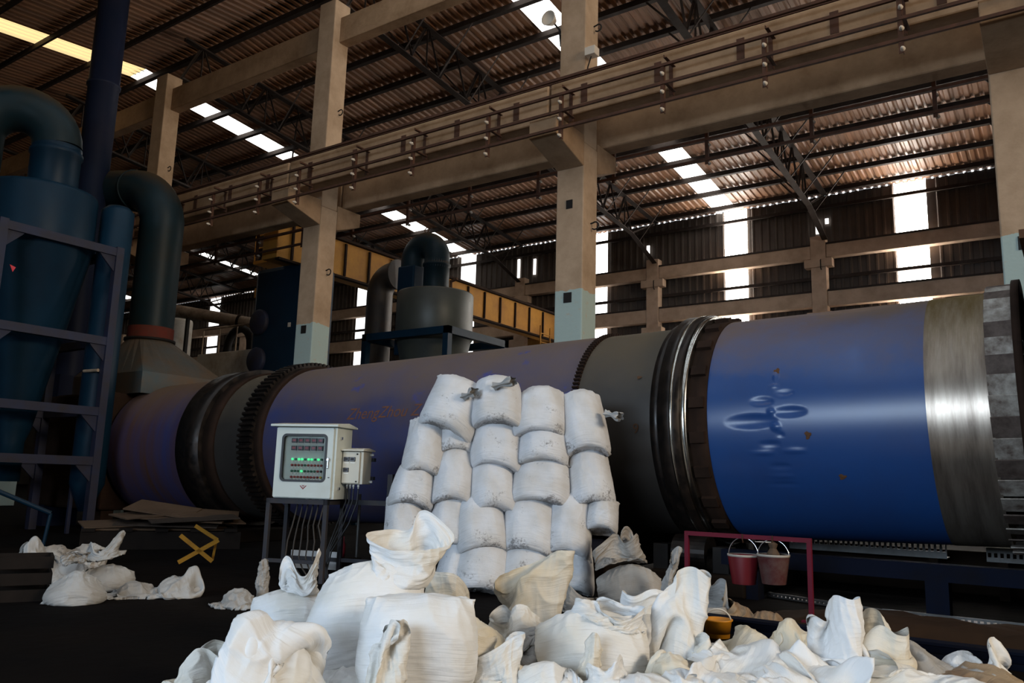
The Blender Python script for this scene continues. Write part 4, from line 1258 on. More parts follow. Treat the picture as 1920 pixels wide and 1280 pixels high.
def sack_mat(name, base, blotch, amount, grime=0.0, foot_dark=.35, fine=1.0, scale=2.2):
    m = bpy.data.materials.new(name); m.use_nodes = True
    nt = m.node_tree; N, Lk = nt.nodes, nt.links
    p = N['Principled BSDF']; p.inputs['Roughness'].default_value = .55; p.inputs['Specular IOR Level'].default_value = .35
    uv = N.new('ShaderNodeUVMap'); oi = N.new('ShaderNodeObjectInfo'); tc = N.new('ShaderNodeTexCoord')
    off = N.new('ShaderNodeVectorMath'); off.operation = 'ADD'; Lk.new(tc.outputs['Object'], off.inputs[0])
    sc_ = N.new('ShaderNodeVectorMath'); sc_.operation = 'SCALE'; sc_.inputs[3].default_value = 37
    cb = N.new('ShaderNodeCombineXYZ')
    for k in range(3): Lk.new(oi.outputs['Random'], cb.inputs[k])
    Lk.new(cb.outputs[0], sc_.inputs[0]); Lk.new(sc_.outputs[0], off.inputs[1])
    n = N.new('ShaderNodeTexNoise'); n.inputs['Scale'].default_value = scale; n.inputs['Detail'].default_value = 7; Lk.new(off.outputs[0], n.inputs['Vector'])
    r = N.new('ShaderNodeMapRange'); r.inputs['From Min'].default_value = 1 - amount - .2; r.inputs['From Max'].default_value = 1 - amount + .25; Lk.new(n.outputs['Fac'], r.inputs['Value'])
    mx = N.new('ShaderNodeMix'); mx.data_type = 'RGBA'; mx.inputs[6].default_value = (*base, 1); mx.inputs[7].default_value = (*blotch, 1); Lk.new(r.outputs[0], mx.inputs[0])  # random blotches of a second tone over the base
    col = mx.outputs[2]
    if grime:
        g = N.new('ShaderNodeTexNoise'); g.inputs['Scale'].default_value = 26; g.inputs['Detail'].default_value = 8; g.inputs['Roughness'].default_value = .75; Lk.new(off.outputs[0], g.inputs['Vector'])
        g2 = N.new('ShaderNodeTexNoise'); g2.inputs['Scale'].default_value = 3.0; g2.inputs['Detail'].default_value = 3; Lk.new(off.outputs[0], g2.inputs['Vector'])
        a = N.new('ShaderNodeMath'); a.operation = 'MULTIPLY'; Lk.new(g.outputs['Fac'], a.inputs[0]); Lk.new(g2.outputs['Fac'], a.inputs[1])
        sx = N.new('ShaderNodeSeparateXYZ'); Lk.new(uv.outputs[0], sx.inputs[0])
        vv = N.new('ShaderNodeMapRange'); vv.inputs['From Min'].default_value = .45; vv.inputs['From Max'].default_value = .0; vv.inputs['To Min'].default_value = 0; vv.inputs['To Max'].default_value = foot_dark * .5  # darkening grows towards the foot of the sack
        Lk.new(sx.outputs['Y'], vv.inputs['Value'])
        b = N.new('ShaderNodeMath'); b.operation = 'ADD'; Lk.new(a.outputs[0], b.inputs[0]); Lk.new(vv.outputs[0], b.inputs[1])
        gr = N.new('ShaderNodeMapRange'); gr.inputs['From Min'].default_value = .34; gr.inputs['From Max'].default_value = .42; gr.inputs['To Max'].default_value = grime; Lk.new(b.outputs[0], gr.inputs['Value'])
        m2 = N.new('ShaderNodeMix'); m2.data_type = 'RGBA'; m2.inputs[7].default_value = (.075, .065, .058, 1); Lk.new(col, m2.inputs[6]); Lk.new(gr.outputs[0], m2.inputs[0]); col = m2.outputs[2]
    Lk.new(col, p.inputs['Base Color'])
    # creases across the weave and soft crumples
    h = None
    for sx_, sy_, st, s_ in ((5, 60, .5, 1.0), (30, 9, .35, 1.0), (7, 7, .9, 1.0)):
        mp = N.new('ShaderNodeMapping'); mp.inputs['Scale'].default_value = (sx_, sy_, 1); Lk.new(uv.outputs[0], mp.inputs[0])
        nn = N.new('ShaderNodeTexNoise'); nn.inputs['Scale'].default_value = s_; nn.inputs['Detail'].default_value = 4; nn.inputs['Distortion'].default_value = .6; Lk.new(mp.outputs[0], nn.inputs['Vector'])
        k = N.new('ShaderNodeMath'); k.operation = 'MULTIPLY'; k.inputs[1].default_value = st; Lk.new(nn.outputs['Fac'], k.inputs[0])
        if h is None: h = k.outputs[0]
        else:
            s2 = N.new('ShaderNodeMath'); s2.operation = 'ADD'; Lk.new(h, s2.inputs[0]); Lk.new(k.outputs[0], s2.inputs[1]); h = s2.outputs[0]
    b = N.new('ShaderNodeBump'); b.inputs['Strength'].default_value = .8 * fine; b.inputs['Distance'].default_value = .012; Lk.new(h, b.inputs['Height']); Lk.new(b.outputs[0], p.inputs['Normal'])
    return m


M['sack_white'] = sack_mat('white_woven_plastic', (.74, .75, .76), (.62, .56, .44), .36)
M['sack_cream'] = sack_mat('cream_woven_plastic', (.70, .68, .63), (.58, .47, .28), .45)
M['sack_stack'] = sack_mat('dusty_woven_plastic', (.60, .61, .635), (.47, .44, .40), .40, grime=.7, foot_dark=.42)
M['sack_dirty'] = sack_mat('grimy_woven_plastic', (.42, .40, .37), (.20, .165, .13), .5, grime=.8, foot_dark=.2)
M['sack_grey'] = sack_mat('grey_woven_plastic', (.38, .375, .365), (.24, .215, .185), .45)
M['sack_brown'] = sack_mat('brown_stained_woven_plastic', (.36, .27, .17), (.16, .09, .05), .45, grime=.6, foot_dark=.1)

BALLS = []                                        # grain bodies the later sacks lie against


def settle(key, f):
    return f()


def bearing(px):
    d = ray(px, 900)
    return math.atan2(-d[0], d[1])


def point(px, py, D):
    d = ray(px, py)
    return Vector((0, 0, EYE)) + Vector(d / (d @ ROT[:, 2]) * D)


class Frame:
    """a spot on the floor, local y pointing away from the viewer's side"""
    def __init__(s, px, py, D, z=None):
        p = point(px, py, D)
        if z is None: p.z = 0.0
        else: p.z = z
        s.p = p; s.rz = bearing(px)
        s.M = Matrix.Translation(p) @ Matrix.Rotation(s.rz, 4, 'Z'); s.I = s.M.inverted()

    def loc(s, px, py, dy=0.0):
        """pixel -> local point on the upright plane dy behind the spot"""
        d = s.I.to_3x3() @ Vector(ray(px, py)); e = s.I @ Vector((0, 0, EYE))
        return np.array(e + d * ((dy - e.y) / d.y))

    def balls(s, skip=None, reach=1.3, near=0.0):
        out = []
        for c, r, rz, p, nm in BALLS:
            l = s.I @ Vector(c)
            if near and math.hypot(l.x, l.y) < min(r[0], r[1]) + near: continue
            if nm != skip and l.length < reach + max(r):
                out.append(Ball(tuple(l), r, rz - s.rz, p))
        return out


def link_sack(name, me, fr, m, label, group=None, cat='sack', sub=0):
    me.materials.append(m)
    o = bpy.data.objects.new(name, me); COL.objects.link(o)
    o.location = fr.p; o.rotation_euler = (0, 0, fr.rz)
    if sub:
        md = o.modifiers.new('smooth', 'SUBSURF'); md.levels = sub; md.render_levels = sub
    return tag(o, label, cat, group)


def tube_start(rx, ry, W, lean, fill=9, H=10, taper=0):
    def f(S, T, B):
        a = np.pi * S / W
        k = 1 - taper * np.clip((T - fill * .9) / max(H - fill * .9, .01), 0, 1)
        return np.stack([np.sin(a) * rx * k + T * lean[0], B * np.cos(a) * ry * k + T * lean[1], T + .01 + 0 * S], -1)
    return f


def full_sack(name, label, m, px, py, D, rx, ry, fill, H, pins=(), lean=(0, 0), z=None, seed=1, tie=None, grav=.0007, res=(80, 64), pp=2.25, bend=.2, crush=.0006, closed=False, taper=.3,
              group='loose sacks heaped in front of the stacked wall', steps=230, use=True, cat='sack'):
    """an upright sack with grain up to `fill` and its mouth left to flop or held up at `pins` (u, v, px, py, dy)"""
    fr = Frame(px, py, D, z)
    W = math.pi * (rx + ry) / 2 * 1.03
    tip = [Ball((lean[0] * fill * f, lean[1] * fill * f, fill * f + (-.02 if f < .3 else 0)), (rx * w * .985, ry * w * .985, fill * hh), 0, pp) for f, w, hh in ((.25, 1, .32), (.5, 1.0, .45), (.68, .95, .34))]
    P3 = [(u, v, fr.loc(x, y, dy)) for u, v, x, y, dy in pins]
    nb = fr.balls(name + label, near=.06 if fill < .2 else 0.0) if use else []
    key = repr(('full', px, py, D, rx, ry, fill, H, pins, lean, z, seed, tie, grav, res, pp, bend, crush, closed, taper, steps, [(b.c.round(3).tolist(), b.r.tolist()) for b in nb]))
    P = settle(key, lambda: cloth_sack(W, H, res[0], res[1], tube_start(rx, ry, W, lean, fill, H, taper), steps=steps, seed=seed, grav=grav, fill=fill * .8, balls=tip + nb, weld=False, grip=.96,
                                       bend=bend, compress=.3, noise=.012, pins=P3, tie=tie, pin_r=.06, crush=crush, top=closed))
    for c in tip:
        w = fr.M @ Vector(c.c)
        BALLS.append((tuple(w), tuple(c.r + .015), fr.rz, pp, name + label))
    return link_sack(name, sack_mesh(name, P, top=closed, weld=False, ends=False, seed=seed, v0=fill / H + .02), fr, m, label, group, cat)


def seated_sack(name, label, m, px, py, D, W, H, press=.0028, deep=.25, z=None, seed=1, lean=0.0, back=0.0, mouth=None, taper=.1, group='loose sacks heaped in front of the stacked wall', cat='sack', turn=0.0, droop=0.0):
    """a plump filled sack sitting on its sewn end; mouth = (px, py, dy, radius, height, pins) adds the loose open end as a part"""
    fr = Frame(px, py, D, z)
    fr.rz += turn; fr.M = Matrix.Translation(fr.p) @ Matrix.Rotation(fr.rz, 4, 'Z'); fr.I = fr.M.inverted()

    def st(S, T, B):
        return np.stack([S * (1 - .06 * T / H), B * .03 + 0 * S, T + .01], -1)
    key = repr(('seat', W, H, press, deep, seed))
    P = settle(key, lambda: cloth_sack(W, H, 96, 76, st, steps=200, seed=seed, press=press, grav=.0005, top=True, box=((None, None), (-deep, deep), (0, None)), compress=.22, bend=.06, noise=.014, floor=0.0))
    P = P - np.array([(P[..., 0].max() + P[..., 0].min()) / 2, (P[..., 1].max() + P[..., 1].min()) / 2, P[..., 2].min()])
    hz = P[..., 2].max(); t = P[..., 2] / hz
    wid = P[..., 0].max() - P[..., 0].min()
    P = P.copy()
    P[..., 2] -= droop * hz * (np.abs(P[..., 0]) / wid * 2) ** 2 * t ** 2
    P[..., 0] *= 1 + .10 * (1 - t) - .06 * t             # heavier below
    P[..., 0] *= 1 - taper * t ** 1.5
    P[..., 0] += lean * P[..., 2]; P[..., 1] += back * P[..., 2]
    o = link_sack(name, sack_mesh(name, P, top=True, seed=seed, fine=.0042, crumple=.014, gather=.019), fr, m, label, group, cat)
    BALLS.append((tuple(fr.M @ Vector((lean * hz / 2, 0, hz * .45))), (wid * .46, deep * .75, hz * .52), fr.rz, 2.4, name + label))
    if mouth:
        mx, my, dy, r, hgt, pins = mouth
        base = fr.loc(mx, my, dy)
        Wm = math.pi * r * 1.0
        off = np.array(base)
        P3 = [(u, v, fr.loc(x, y, dy + d) - off) for u, v, x, y, d in pins]
        keym = repr(('mouth', px, py, D, mouth, seed, turn))
        Pm = settle(keym, lambda: cloth_sack(Wm, hgt, 72, 44, tube_start(r, r * .7, Wm, (0, 0)), steps=200, seed=seed + 100, grav=.0006, weld=False, floor=None, bend=.16, compress=.25, noise=.03,
                                             pins=P3, pin_r=.05, crush=.0010, balls=[Ball((lean * hz - off[0], -off[1], -hz * .5 - .02), (wid * .5, deep, hz * .5), 0, 2.2)], grip=.8)) + off
        mo = sack_mesh(name + '_mouth', Pm, weld=False, ends=False, seed=seed + 9, fine=.002, crumple=.014, gather=.008)
        mo.materials.append(m)
        c = bpy.data.objects.new('open_mouth', mo); COL.objects.link(c); c.parent = o
    return o


def empty_sack(name, label, m, px, py, D, W, H, phi, bumps=(), pins=(), z=None, seed=1, h0=.3, grav=.0013, res=(64, 60), bend=.18, crumple=.05, pull=(0, 0),
               group='empty sacks strewn over the heap', steps=200, cat='empty sack'):
    """a flat empty sack dropped over bumps and neighbours; phi turns its length away from local y"""
    fr = Frame(px, py, D, z)
    c, s = math.cos(phi), math.sin(phi)

    def start(S, T, B):
        t = T - H / 2
        k = .82                                     # gathered a little so that it folds
        return np.stack([(S * c - t * s) * k, (S * s + t * c) * k, h0 - B * .015 + 0 * S + .05 * np.sin(9 * S + seed) * np.cos(7 * t)], -1)
    P3 = [(u, v, fr.loc(x, y, dy)) for u, v, x, y, dy in pins]
    nb = fr.balls(reach=.9) + [Ball((bx, by, 0), (r, r, h), 0, 2) for bx, by, h, r in bumps]
    key = repr(('empty', px, py, D, W, H, phi, bumps, pins, z, seed, h0, grav, res, bend, crumple, pull, steps, [(b.c.round(3).tolist(), b.r.tolist()) for b in nb]))
    P = settle(key, lambda: cloth_sack(W, H, res[0], res[1], start, steps=steps, seed=seed, grav=grav, balls=nb, bend=bend, compress=.18, noise=crumple, pins=P3,
                                       thick=.014, up_front=-1, lean=pull, pin_r=.06, grip=.85, crush=.0004))
    return link_sack(name, sack_mesh(name, P, seed=seed, fine=.002, crumple=.026, gather=.009), fr, m, label, group, cat)


# --- the stacked wall: plump closed sacks
def pillow(seed, press, hz):
    def st(S, T, B):
        k = 1 - .10 * (T / .62)                      # the tied end is a little narrower
        return np.stack([S * k, B * .03 + 0 * S, T + .01], -1)
    return settle(repr(('pillow', seed, press, hz)), lambda: cloth_sack(.62, .64, 96, 72, st, steps=190, seed=seed, press=press, grav=.0002, top=True,
                  box=((None, None), (-.26, .26), (0, hz)), squeeze=(0, .1, .25), compress=.22, bend=.05, noise=.014, floor=None))


PIL = []
for i, (press, hz) in enumerate(((.0022, .56), (.0028, .54), (.0018, .52), (.0034, .56), (.0025, .50))):
    P = pillow(50 + i, press, hz)
    P -= np.array([(P[..., 0].max() + P[..., 0].min()) / 2, (P[..., 1].max() + P[..., 1].min()) / 2, P[..., 2].min()])
    w, hh = P[..., 0].max() - P[..., 0].min(), P[..., 2].max()
    k = np.array([w, 1, hh])
    PIL.append((P, sack_mesh('stacked_sack', P, top=True, seed=60 + i, fine=.003, crumple=.010, gather=.016)))
    ra = random.Random(i)
    for v in PIL[-1][1].vertices:                  # the tied end is drawn in, the sewn end's corners hang out
        x, z = v.co.x / w, v.co.z / hh
        e, b = min(1.2, abs(x) * 2), max(0, 1 - z)
        z2 = z - .13 * e ** 3 * b ** 2 + .03 * (1 - e) * b ** 3 - (.10 + .05 * ra.uniform(-1, 1) * 0) * e ** 2 * z ** 2
        x2 = x * (1 - (.20 if i % 2 else .12) * z) * (1.0 + .10 * e ** 2 * b ** 3)
        v.co = (x2 + (.05 if i % 2 else -.06) * (z - .5), v.co.y, z2)
    PIL[-1][1].materials.append(M['sack_stack'])

ROWS = [
    # label, x0, y0, x1, y1, tilt deg, depth offset
    ('topmost row, leftmost, leaning right', 772, 712, 888, 808, 23, .05),
    ('topmost row, second from left, with a gathered top', 878, 716, 984, 800, 3, -.02),
    ('topmost row, third from left, grimy along its foot', 960, 735, 1066, 818, 0, .0),
    ('topmost row, rightmost, with a knotted ear', 1054, 744, 1146, 850, -6, .0),
    ('second row, leftmost, beneath the tilted top sack', 746, 790, 834, 893, 4, .0),
    ('second row, second from left, narrow and half hidden', 816, 760, 892, 852, 0, .14),
    ('second row, third from left, broad', 876, 782, 980, 880, 0, .0),
    ('second row, fourth from left, grimy along its foot', 966, 796, 1074, 872, 0, -.05),
    ('second row, rightmost, tall', 1064, 842, 1157, 952, -3, .0),
    ('third row, leftmost, squat with a grey foot', 724, 878, 814, 953, 6, .0),
    ('third row, second from left, tall', 802, 845, 892, 945, 2, .0),
    ('third row, third from left, smooth front', 872, 863, 970, 961, 0, -.03),
    ('third row, fourth from left, widest', 952, 862, 1074, 948, 0, -.02),
    ('third row, dark one set back in the gap', 1040, 866, 1085, 945, 0, .25),
    ('fourth row, leftmost, partly hidden by the big open sack', 715, 938, 796, 1030, 3, .0),
    ('fourth row, second from left, tall behind the open sack', 800, 928, 882, 1030, 2, .05),
    ('fourth row, third from left', 850, 941, 957, 1036, -3, -.04),
    ('fourth row, fourth from left, freckled with grime', 934, 941, 1042, 1040, 4, -.04),
    ('fourth row, fifth from left, bulging downwards', 1012, 932, 1110, 1044, 5, -.06),
    ('fourth row, rightmost and smallest', 1094, 943, 1163, 1000, 0, .0),
    ('bottom row, leftmost, in the blue shade', 806, 1010, 880, 1125, 12, .05),
    ('bottom row, second from left, leaning', 838, 1018, 956, 1130, 11, -.08),
    ('bottom row, third from left, behind the cream peak', 930, 1030, 1044, 1125, 3, -.05),
    ('bottom row, rightmost, behind the cream peak', 1040, 1030, 1118, 1125, -2, .0),
]
DB = 8.5                                           # depth of the wall of sacks
for i, (lab, x0, y0, x1, y1, tilt, dd) in enumerate(ROWS):
    cxp = (x0 + x1) / 2
    zc = DB + .12 + dd - (.22 if y1 > 1100 else .14 if y1 > 990 else .06 if y1 > 930 else 0)
    p0 = point(cxp, y1, zc)
    rz = bearing(cxp) * .55 + bearing(940) * .45
    n = Vector((math.sin(rz), -math.cos(rz), 0))
    dtop = Vector(ray(cxp, y0)); e = Vector((0, 0, EYE))
    ptop = e + dtop * (((p0 - e).dot(n)) / dtop.dot(n))
    wm = (x1 - x0) * zc / 1545; hm = ptop.z - p0.z
    v = (i * 3 + i // 5) % 5
    o = bpy.data.objects.new('stacked_sack', PIL[v][1]); COL.objects.link(o)
    p0.z = max(p0.z, .01)
    o.location = p0 + n * -.17
    o.scale = (wm * 1.05 * (-1 if i % 3 == 1 else 1), 1.15, hm * 1.16)
    o.rotation_euler = (math.radians(-13), math.radians(tilt + (i * 29 % 7) - 3), rz + math.radians((i * 37 % 17) - 8))
    tag(o, 'full sack of the stack, ' + lab, 'sack', 'full sacks in the stacked wall')
    if i in (0, 1, 3):                             # gathered or knotted necks
        rr = random.Random(i)
        spots = {0: (879, 742, .05), 1: (948, 722, .05), 3: (1146, 776, .06)}[i]
        base = point(spots[0] - (4 if i != 1 else 14), spots[1], zc - .02); endp = point(spots[0] + (12 if i == 3 else 8), spots[1] + (4 if i == 3 else -6), zc - .1)
        ax = (endp - base)
        q = MB(); nn = 28; prof = ((.055, -.3), (.034, .0), (.024, .25), (.03, .45), (.06, .8), (.072, 1.15), (.062, 1.3))
        u = ax.cross(Vector((0, 0, 1))).normalized(); w2 = ax.normalized().cross(u)
        rings = []
        for r_, t_ in prof:
            ring = []
            for a in range(nn):
                th = 2 * math.pi * a / nn
                f = r_ * (1 + .28 * math.sin(5 * th + rr.random() * .5) + .12 * math.sin(9 * th + t_ * 3))
                ring.append(base + ax * t_ + (u * math.cos(th) * f + w2 * math.sin(th) * f * .7))
            rings.append(ring)
        q.add([x for g in rings for x in g], [(a * nn + b, a * nn + (b + 1) % nn, (a + 1) * nn + (b + 1) % nn, (a + 1) * nn + b) for a in range(len(prof) - 1) for b in range(nn)], True)
        no = q.build('knotted_neck', M['sack_grey'], fix=False)
        bpy.context.view_layer.update()
        no.parent = o; no.matrix_parent_inverse = Matrix.LocRotScale(o.location, o.rotation_euler, o.scale).inverted()
        md = no.modifiers.new('smooth', 'SUBSURF'); md.levels = 1; md.render_levels = 1
for px, D in ((770, 8.75), (850, 8.7), (930, 8.65), (1010, 8.6), (1090, 8.55)):
    p = point(px, 1060, D); BALLS.append(((p.x, p.y, .3), (.3, .3, .6), bearing(px), 3, 'wall'))

# --- loose filled sacks in front
W_, C_, D_, G_, B_ = M['sack_white'], M['sack_cream'], M['sack_dirty'], M['sack_grey'], M['sack_brown']
seated_sack('open_sack', 'tall bulging white sack with its mouth flaring open, nearest the cabinet', W_, 668, 1256, 5.0, .56, .80, .0036, .24, seed=3, taper=.2, droop=.12, lean=.16,
            mouth=(742, 1062, .02, .17, .40, [(.02, 1, 684, 1002, -.05), (.88, 1, 735, 992, .1), (.62, 1, 800, 956, .08), (.48, 1, 852, 1004, 0), (.25, .93, 770, 1040, -.16)]))
seated_sack('open_sack', 'white sack with two petals of its mouth standing up, left of the tall open sack', W_, 548, 1188, 5.8, .46, .50, .0032, .22, seed=4, droop=.1,
            mouth=(562, 1096, .0, .11, .24, [(.03, 1, 522, 1074, .0), (.18, 1, 548, 1050, .0), (.42, 1, 592, 1036, 0), (.55, 1, 598, 1050, .04), (.28, .9, 565, 1088, -.08)]))
seated_sack('filled_sack', 'full white sack with a folded flat top, right of the tall open sack', W_, 778, 1296, 4.5, .46, .66, .0034, .22, seed=5, lean=.03, droop=.0, taper=.04)
empty_sack('slumped_sack', 'creased half empty sack slumped at the lower left of the heap', W_, 452, 1345, 4.15, .80, 1.0, .25, [(0, 0, .44, .22), (.16, .02, .38, .16), (-.14, .0, .36, .16)],
           [(.1, .8, 606, 1186, -.02)], seed=6, h0=.62, res=(84, 80), steps=260, group='loose sacks heaped in front of the stacked wall', cat='sack')
seated_sack('open_sack', 'squat wide white sack with torn mouth in the middle of the heap', W_, 1108, 1250, 5.05, .60, .46, .0032, .26, seed=7, droop=.14,
            mouth=(1140, 1150, -.02, .16, .22, [(.03, 1, 1080, 1122, 0), (.2, 1, 1120, 1132, -.06), (.38, 1, 1172, 1162, -.14), (.5, 1, 1206, 1140, 0), (.75, 1, 1130, 1118, .1)]))
seated_sack('dirty_sack', 'big grimy sack with a crumpled dark top at the right foot of the stacked wall', D_, 1180, 1124, 7.95, .56, .56, .0028, .26, seed=8, droop=.3,
            mouth=(1165, 1045, .02, .2, .30, [(.05, 1, 1110, 1040, -.05), (.25, 1, 1150, 1000, 0), (.5, 1, 1192, 1000, 0), (.75, 1, 1170, 988, .1)]))
full_sack('dirty_sack', 'small grey sagging sack in front of the stacked wall, right of the cream peak', D_, 1100, 1132, 7.5, .21, .18, .14, .42, [(.1, 1, 1062, 1092, 0)], seed=9)
full_sack('grey_sack', 'grey rounded sack behind the tall white flap', G_, 1308, 1142, 7.1, .23, .2, .22, .58, [(.55, 1, 1358, 1086, 0), (.8, 1, 1290, 1072, .1)], seed=10)
full_sack('open_sack', 'half full sack with a dark open mouth at the right of the heap', C_, 1648, 1262, 4.95, .19, .17, .27, .60,
          [(.75, 1, 1640, 1140, .12), (.95, 1, 1592, 1165, .05), (.25, .92, 1640, 1185, -.12), (.5, 1, 1700, 1175, .0)], seed=11)
full_sack('crumpled_sack', 'crumpled standing white sack left of the dark open mouth', W_, 1572, 1252, 4.95, .17, .15, .26, .74,
          [(.25, 1, 1560, 1118, -.05), (.5, 1, 1600, 1122, 0), (.95, .85, 1522, 1165, -.05)], seed=12)
# left group on the floor; white sacks wear grey, dimmer light put into colour
LG = 'sacks lying on the dark floor at the left'
seated_sack('tied_sack', 'tied white sack with deep creases, nearest of the left group', G_, 140, 1130, 7.15, .42, .50, .0026, .2, seed=13, droop=.25, taper=.5, group=LG,
            mouth=(142, 1052, 0, .06, .12, [(.25, 1, 132, 1034, -.03), (.6, 1, 165, 1034, .02), (.9, 1, 125, 1042, .03)]))
seated_sack('open_sack', 'white sack with one tall torn flap, right of the tied sack', G_, 203, 1096, 8.0, .32, .42, .0028, .18, seed=14, droop=.1, group=LG,
            mouth=(203, 1032, 0, .13, .26, [(.42, 1, 226, 996, 0), (.5, .8, 229, 1015, 0), (.05, 1, 172, 1016, 0), (.28, 1, 195, 1030, -.05)]))
empty_sack('limp_sack', 'limp white sack lying behind the tied sack', G_, 90, 1062, 8.3, .55, .75, 1.2, [(-.1, 0, .28, .2), (.2, .0, .2, .2)], [(.3, 1, 45, 1018, 0), (.2, .7, 70, 1010, 0)], seed=15, group=LG)
empty_sack('limp_sack', 'dim sack lying deepest in the dark of the left group', D_, 135, 1030, 9.8, .55, .8, 1.3, [(-.2, 0, .24, .25), (.2, .1, .24, .22)], [], seed=16, group=LG)
empty_sack('flat_sack', 'flat crumpled grey sack alone on the floor left of the heap', G_, 300, 1098, 7.7, .52, .9, 1.45, [(.15, 0, .16, .16), (-.2, .05, .1, .15)], [(.2, 0.02, 372, 1062, 0)], seed=17, group=LG)
empty_sack('crumpled_sack', 'small crumpled grey sack beside the two petals sack', G_, 448, 1118, 7.2, .36, .42, .9, [(0, 0, .12, .12)], [], seed=18, group=LG, crumple=.09)
full_sack('crumpled_sack', 'small upright grey scrap of sack left of the two petals sack', G_, 494, 1100, 7.5, .055, .04, .06, .26, [(.25, 1, 490, 1052, 0), (.5, 1, 503, 1052, 0)], seed=19, group=LG, res=(40, 40))

# --- empty and nearly empty sacks thrown over the heap
T = 'empty sacks strewn over the heap'
full_sack('empty_sack', 'tall white standing flap of an empty sack, highest at the right of the heap', W_, 1262, 1246, 5.2, .2, .1, .1, .86,
          [(.38, 1, 1300, 1062, 0), (.5, .9, 1330, 1110, 0), (.62, 1, 1310, 1068, .06), (.1, .85, 1228, 1135, -.06), (.25, .55, 1262, 1180, -.1)], seed=21, group=T)
full_sack('empty_sack', 'cream peaked empty sack standing before the bottom row of the wall', C_, 990, 1165, 6.3, .24, .14, .1, .80,
          [(.36, 1, 1036, 1036, 0), (.62, 1, 1050, 1042, .08), (.03, .9, 925, 1108, 0), (.5, .75, 1068, 1080, 0), (.25, .75, 985, 1090, -.12)], seed=22, group=T)
full_sack('empty_sack', 'yellowish empty sack with a round gaping mouth at the front', C_, 845, 1282, 4.72, .24, .17, .08, .56,
          [(.02, 1, 782, 1218, -.1), (.75, 1, 855, 1160, .15), (.5, 1, 930, 1190, .0), (.25, 1, 850, 1225, -.2)], seed=23, group=T)
full_sack('empty_sack', 'white upright folded sack in the front centre', W_, 930, 1300, 4.55, .12, .07, .06, .46, [(.35, 1, 965, 1192, 0), (.05, .95, 900, 1240, 0), (.6, 1, 955, 1190, .06)], seed=24, group=T)
full_sack('empty_sack', 'narrow empty sack leaning on the folded flat top sack', W_, 722, 1330, 4.15, .13, .06, .06, .56, [(.25, 1, 733, 1160, 0), (.5, .85, 752, 1200, .0), (.75, 1, 738, 1163, .03), (.02, .7, 700, 1230, 0)], seed=25, group=T)
full_sack('empty_sack', 'crumpled white mouth behind the round gaping mouth', W_, 965, 1200, 5.5, .17, .12, .08, .42, [(.3, 1, 975, 1132, -.05), (.02, 1, 925, 1160, 0), (.55, 1, 1000, 1165, .05), (.8, 1, 950, 1135, .1)], seed=26, group=T)
full_sack('empty_sack', 'white corner of a sack at the bottom centre edge', W_, 1140, 1318, 4.5, .15, .09, .06, .46, [(.42, 1, 1165, 1226, 0), (.08, 1, 1102, 1242, 0)], seed=27, group=T)
full_sack('empty_sack', 'twisted yellowish strip of sack below the squat wide sack', C_, 1090, 1282, 4.72, .09, .06, .04, .42, [(.25, 1, 1105, 1192, 0), (.5, .9, 1125, 1215, 0)], seed=28, group=T)
full_sack('empty_sack', 'brownish empty sack tucked behind the folded flat top sack', C_, 848, 1140, 5.9, .2, .12, .12, .52, [(.1, 1, 800, 1076, 0), (.45, 1, 880, 1112, 0), (.3, .9, 850, 1090, -.1)], seed=29, group=T)
full_sack('empty_sack', 'white torn sack between the squat wide sack and the tall flap', W_, 1205, 1185, 5.75, .22, .13, .1, .52, [(.05, 1, 1172, 1108, 0), (.5, 1, 1288, 1122, 0), (.3, .85, 1225, 1125, -.08)], seed=30, group=T)
full_sack('empty_sack', 'thin grey wisp of a sack standing by the grimy sack', G_, 1252, 1110, 7.5, .07, .04, .05, .50, [(.3, 1, 1266, 1026, 0), (.5, 1, 1276, 1030, 0)], seed=31, group=T, res=(48, 48))
full_sack('empty_sack', 'crumpled cream empty sack at the lower left rim of the heap', C_, 372, 1322, 4.3, .16, .1, .06, .50, [(.25, 1, 372, 1215, 0), (.6, 1, 395, 1200, .05)], seed=32, group=T)
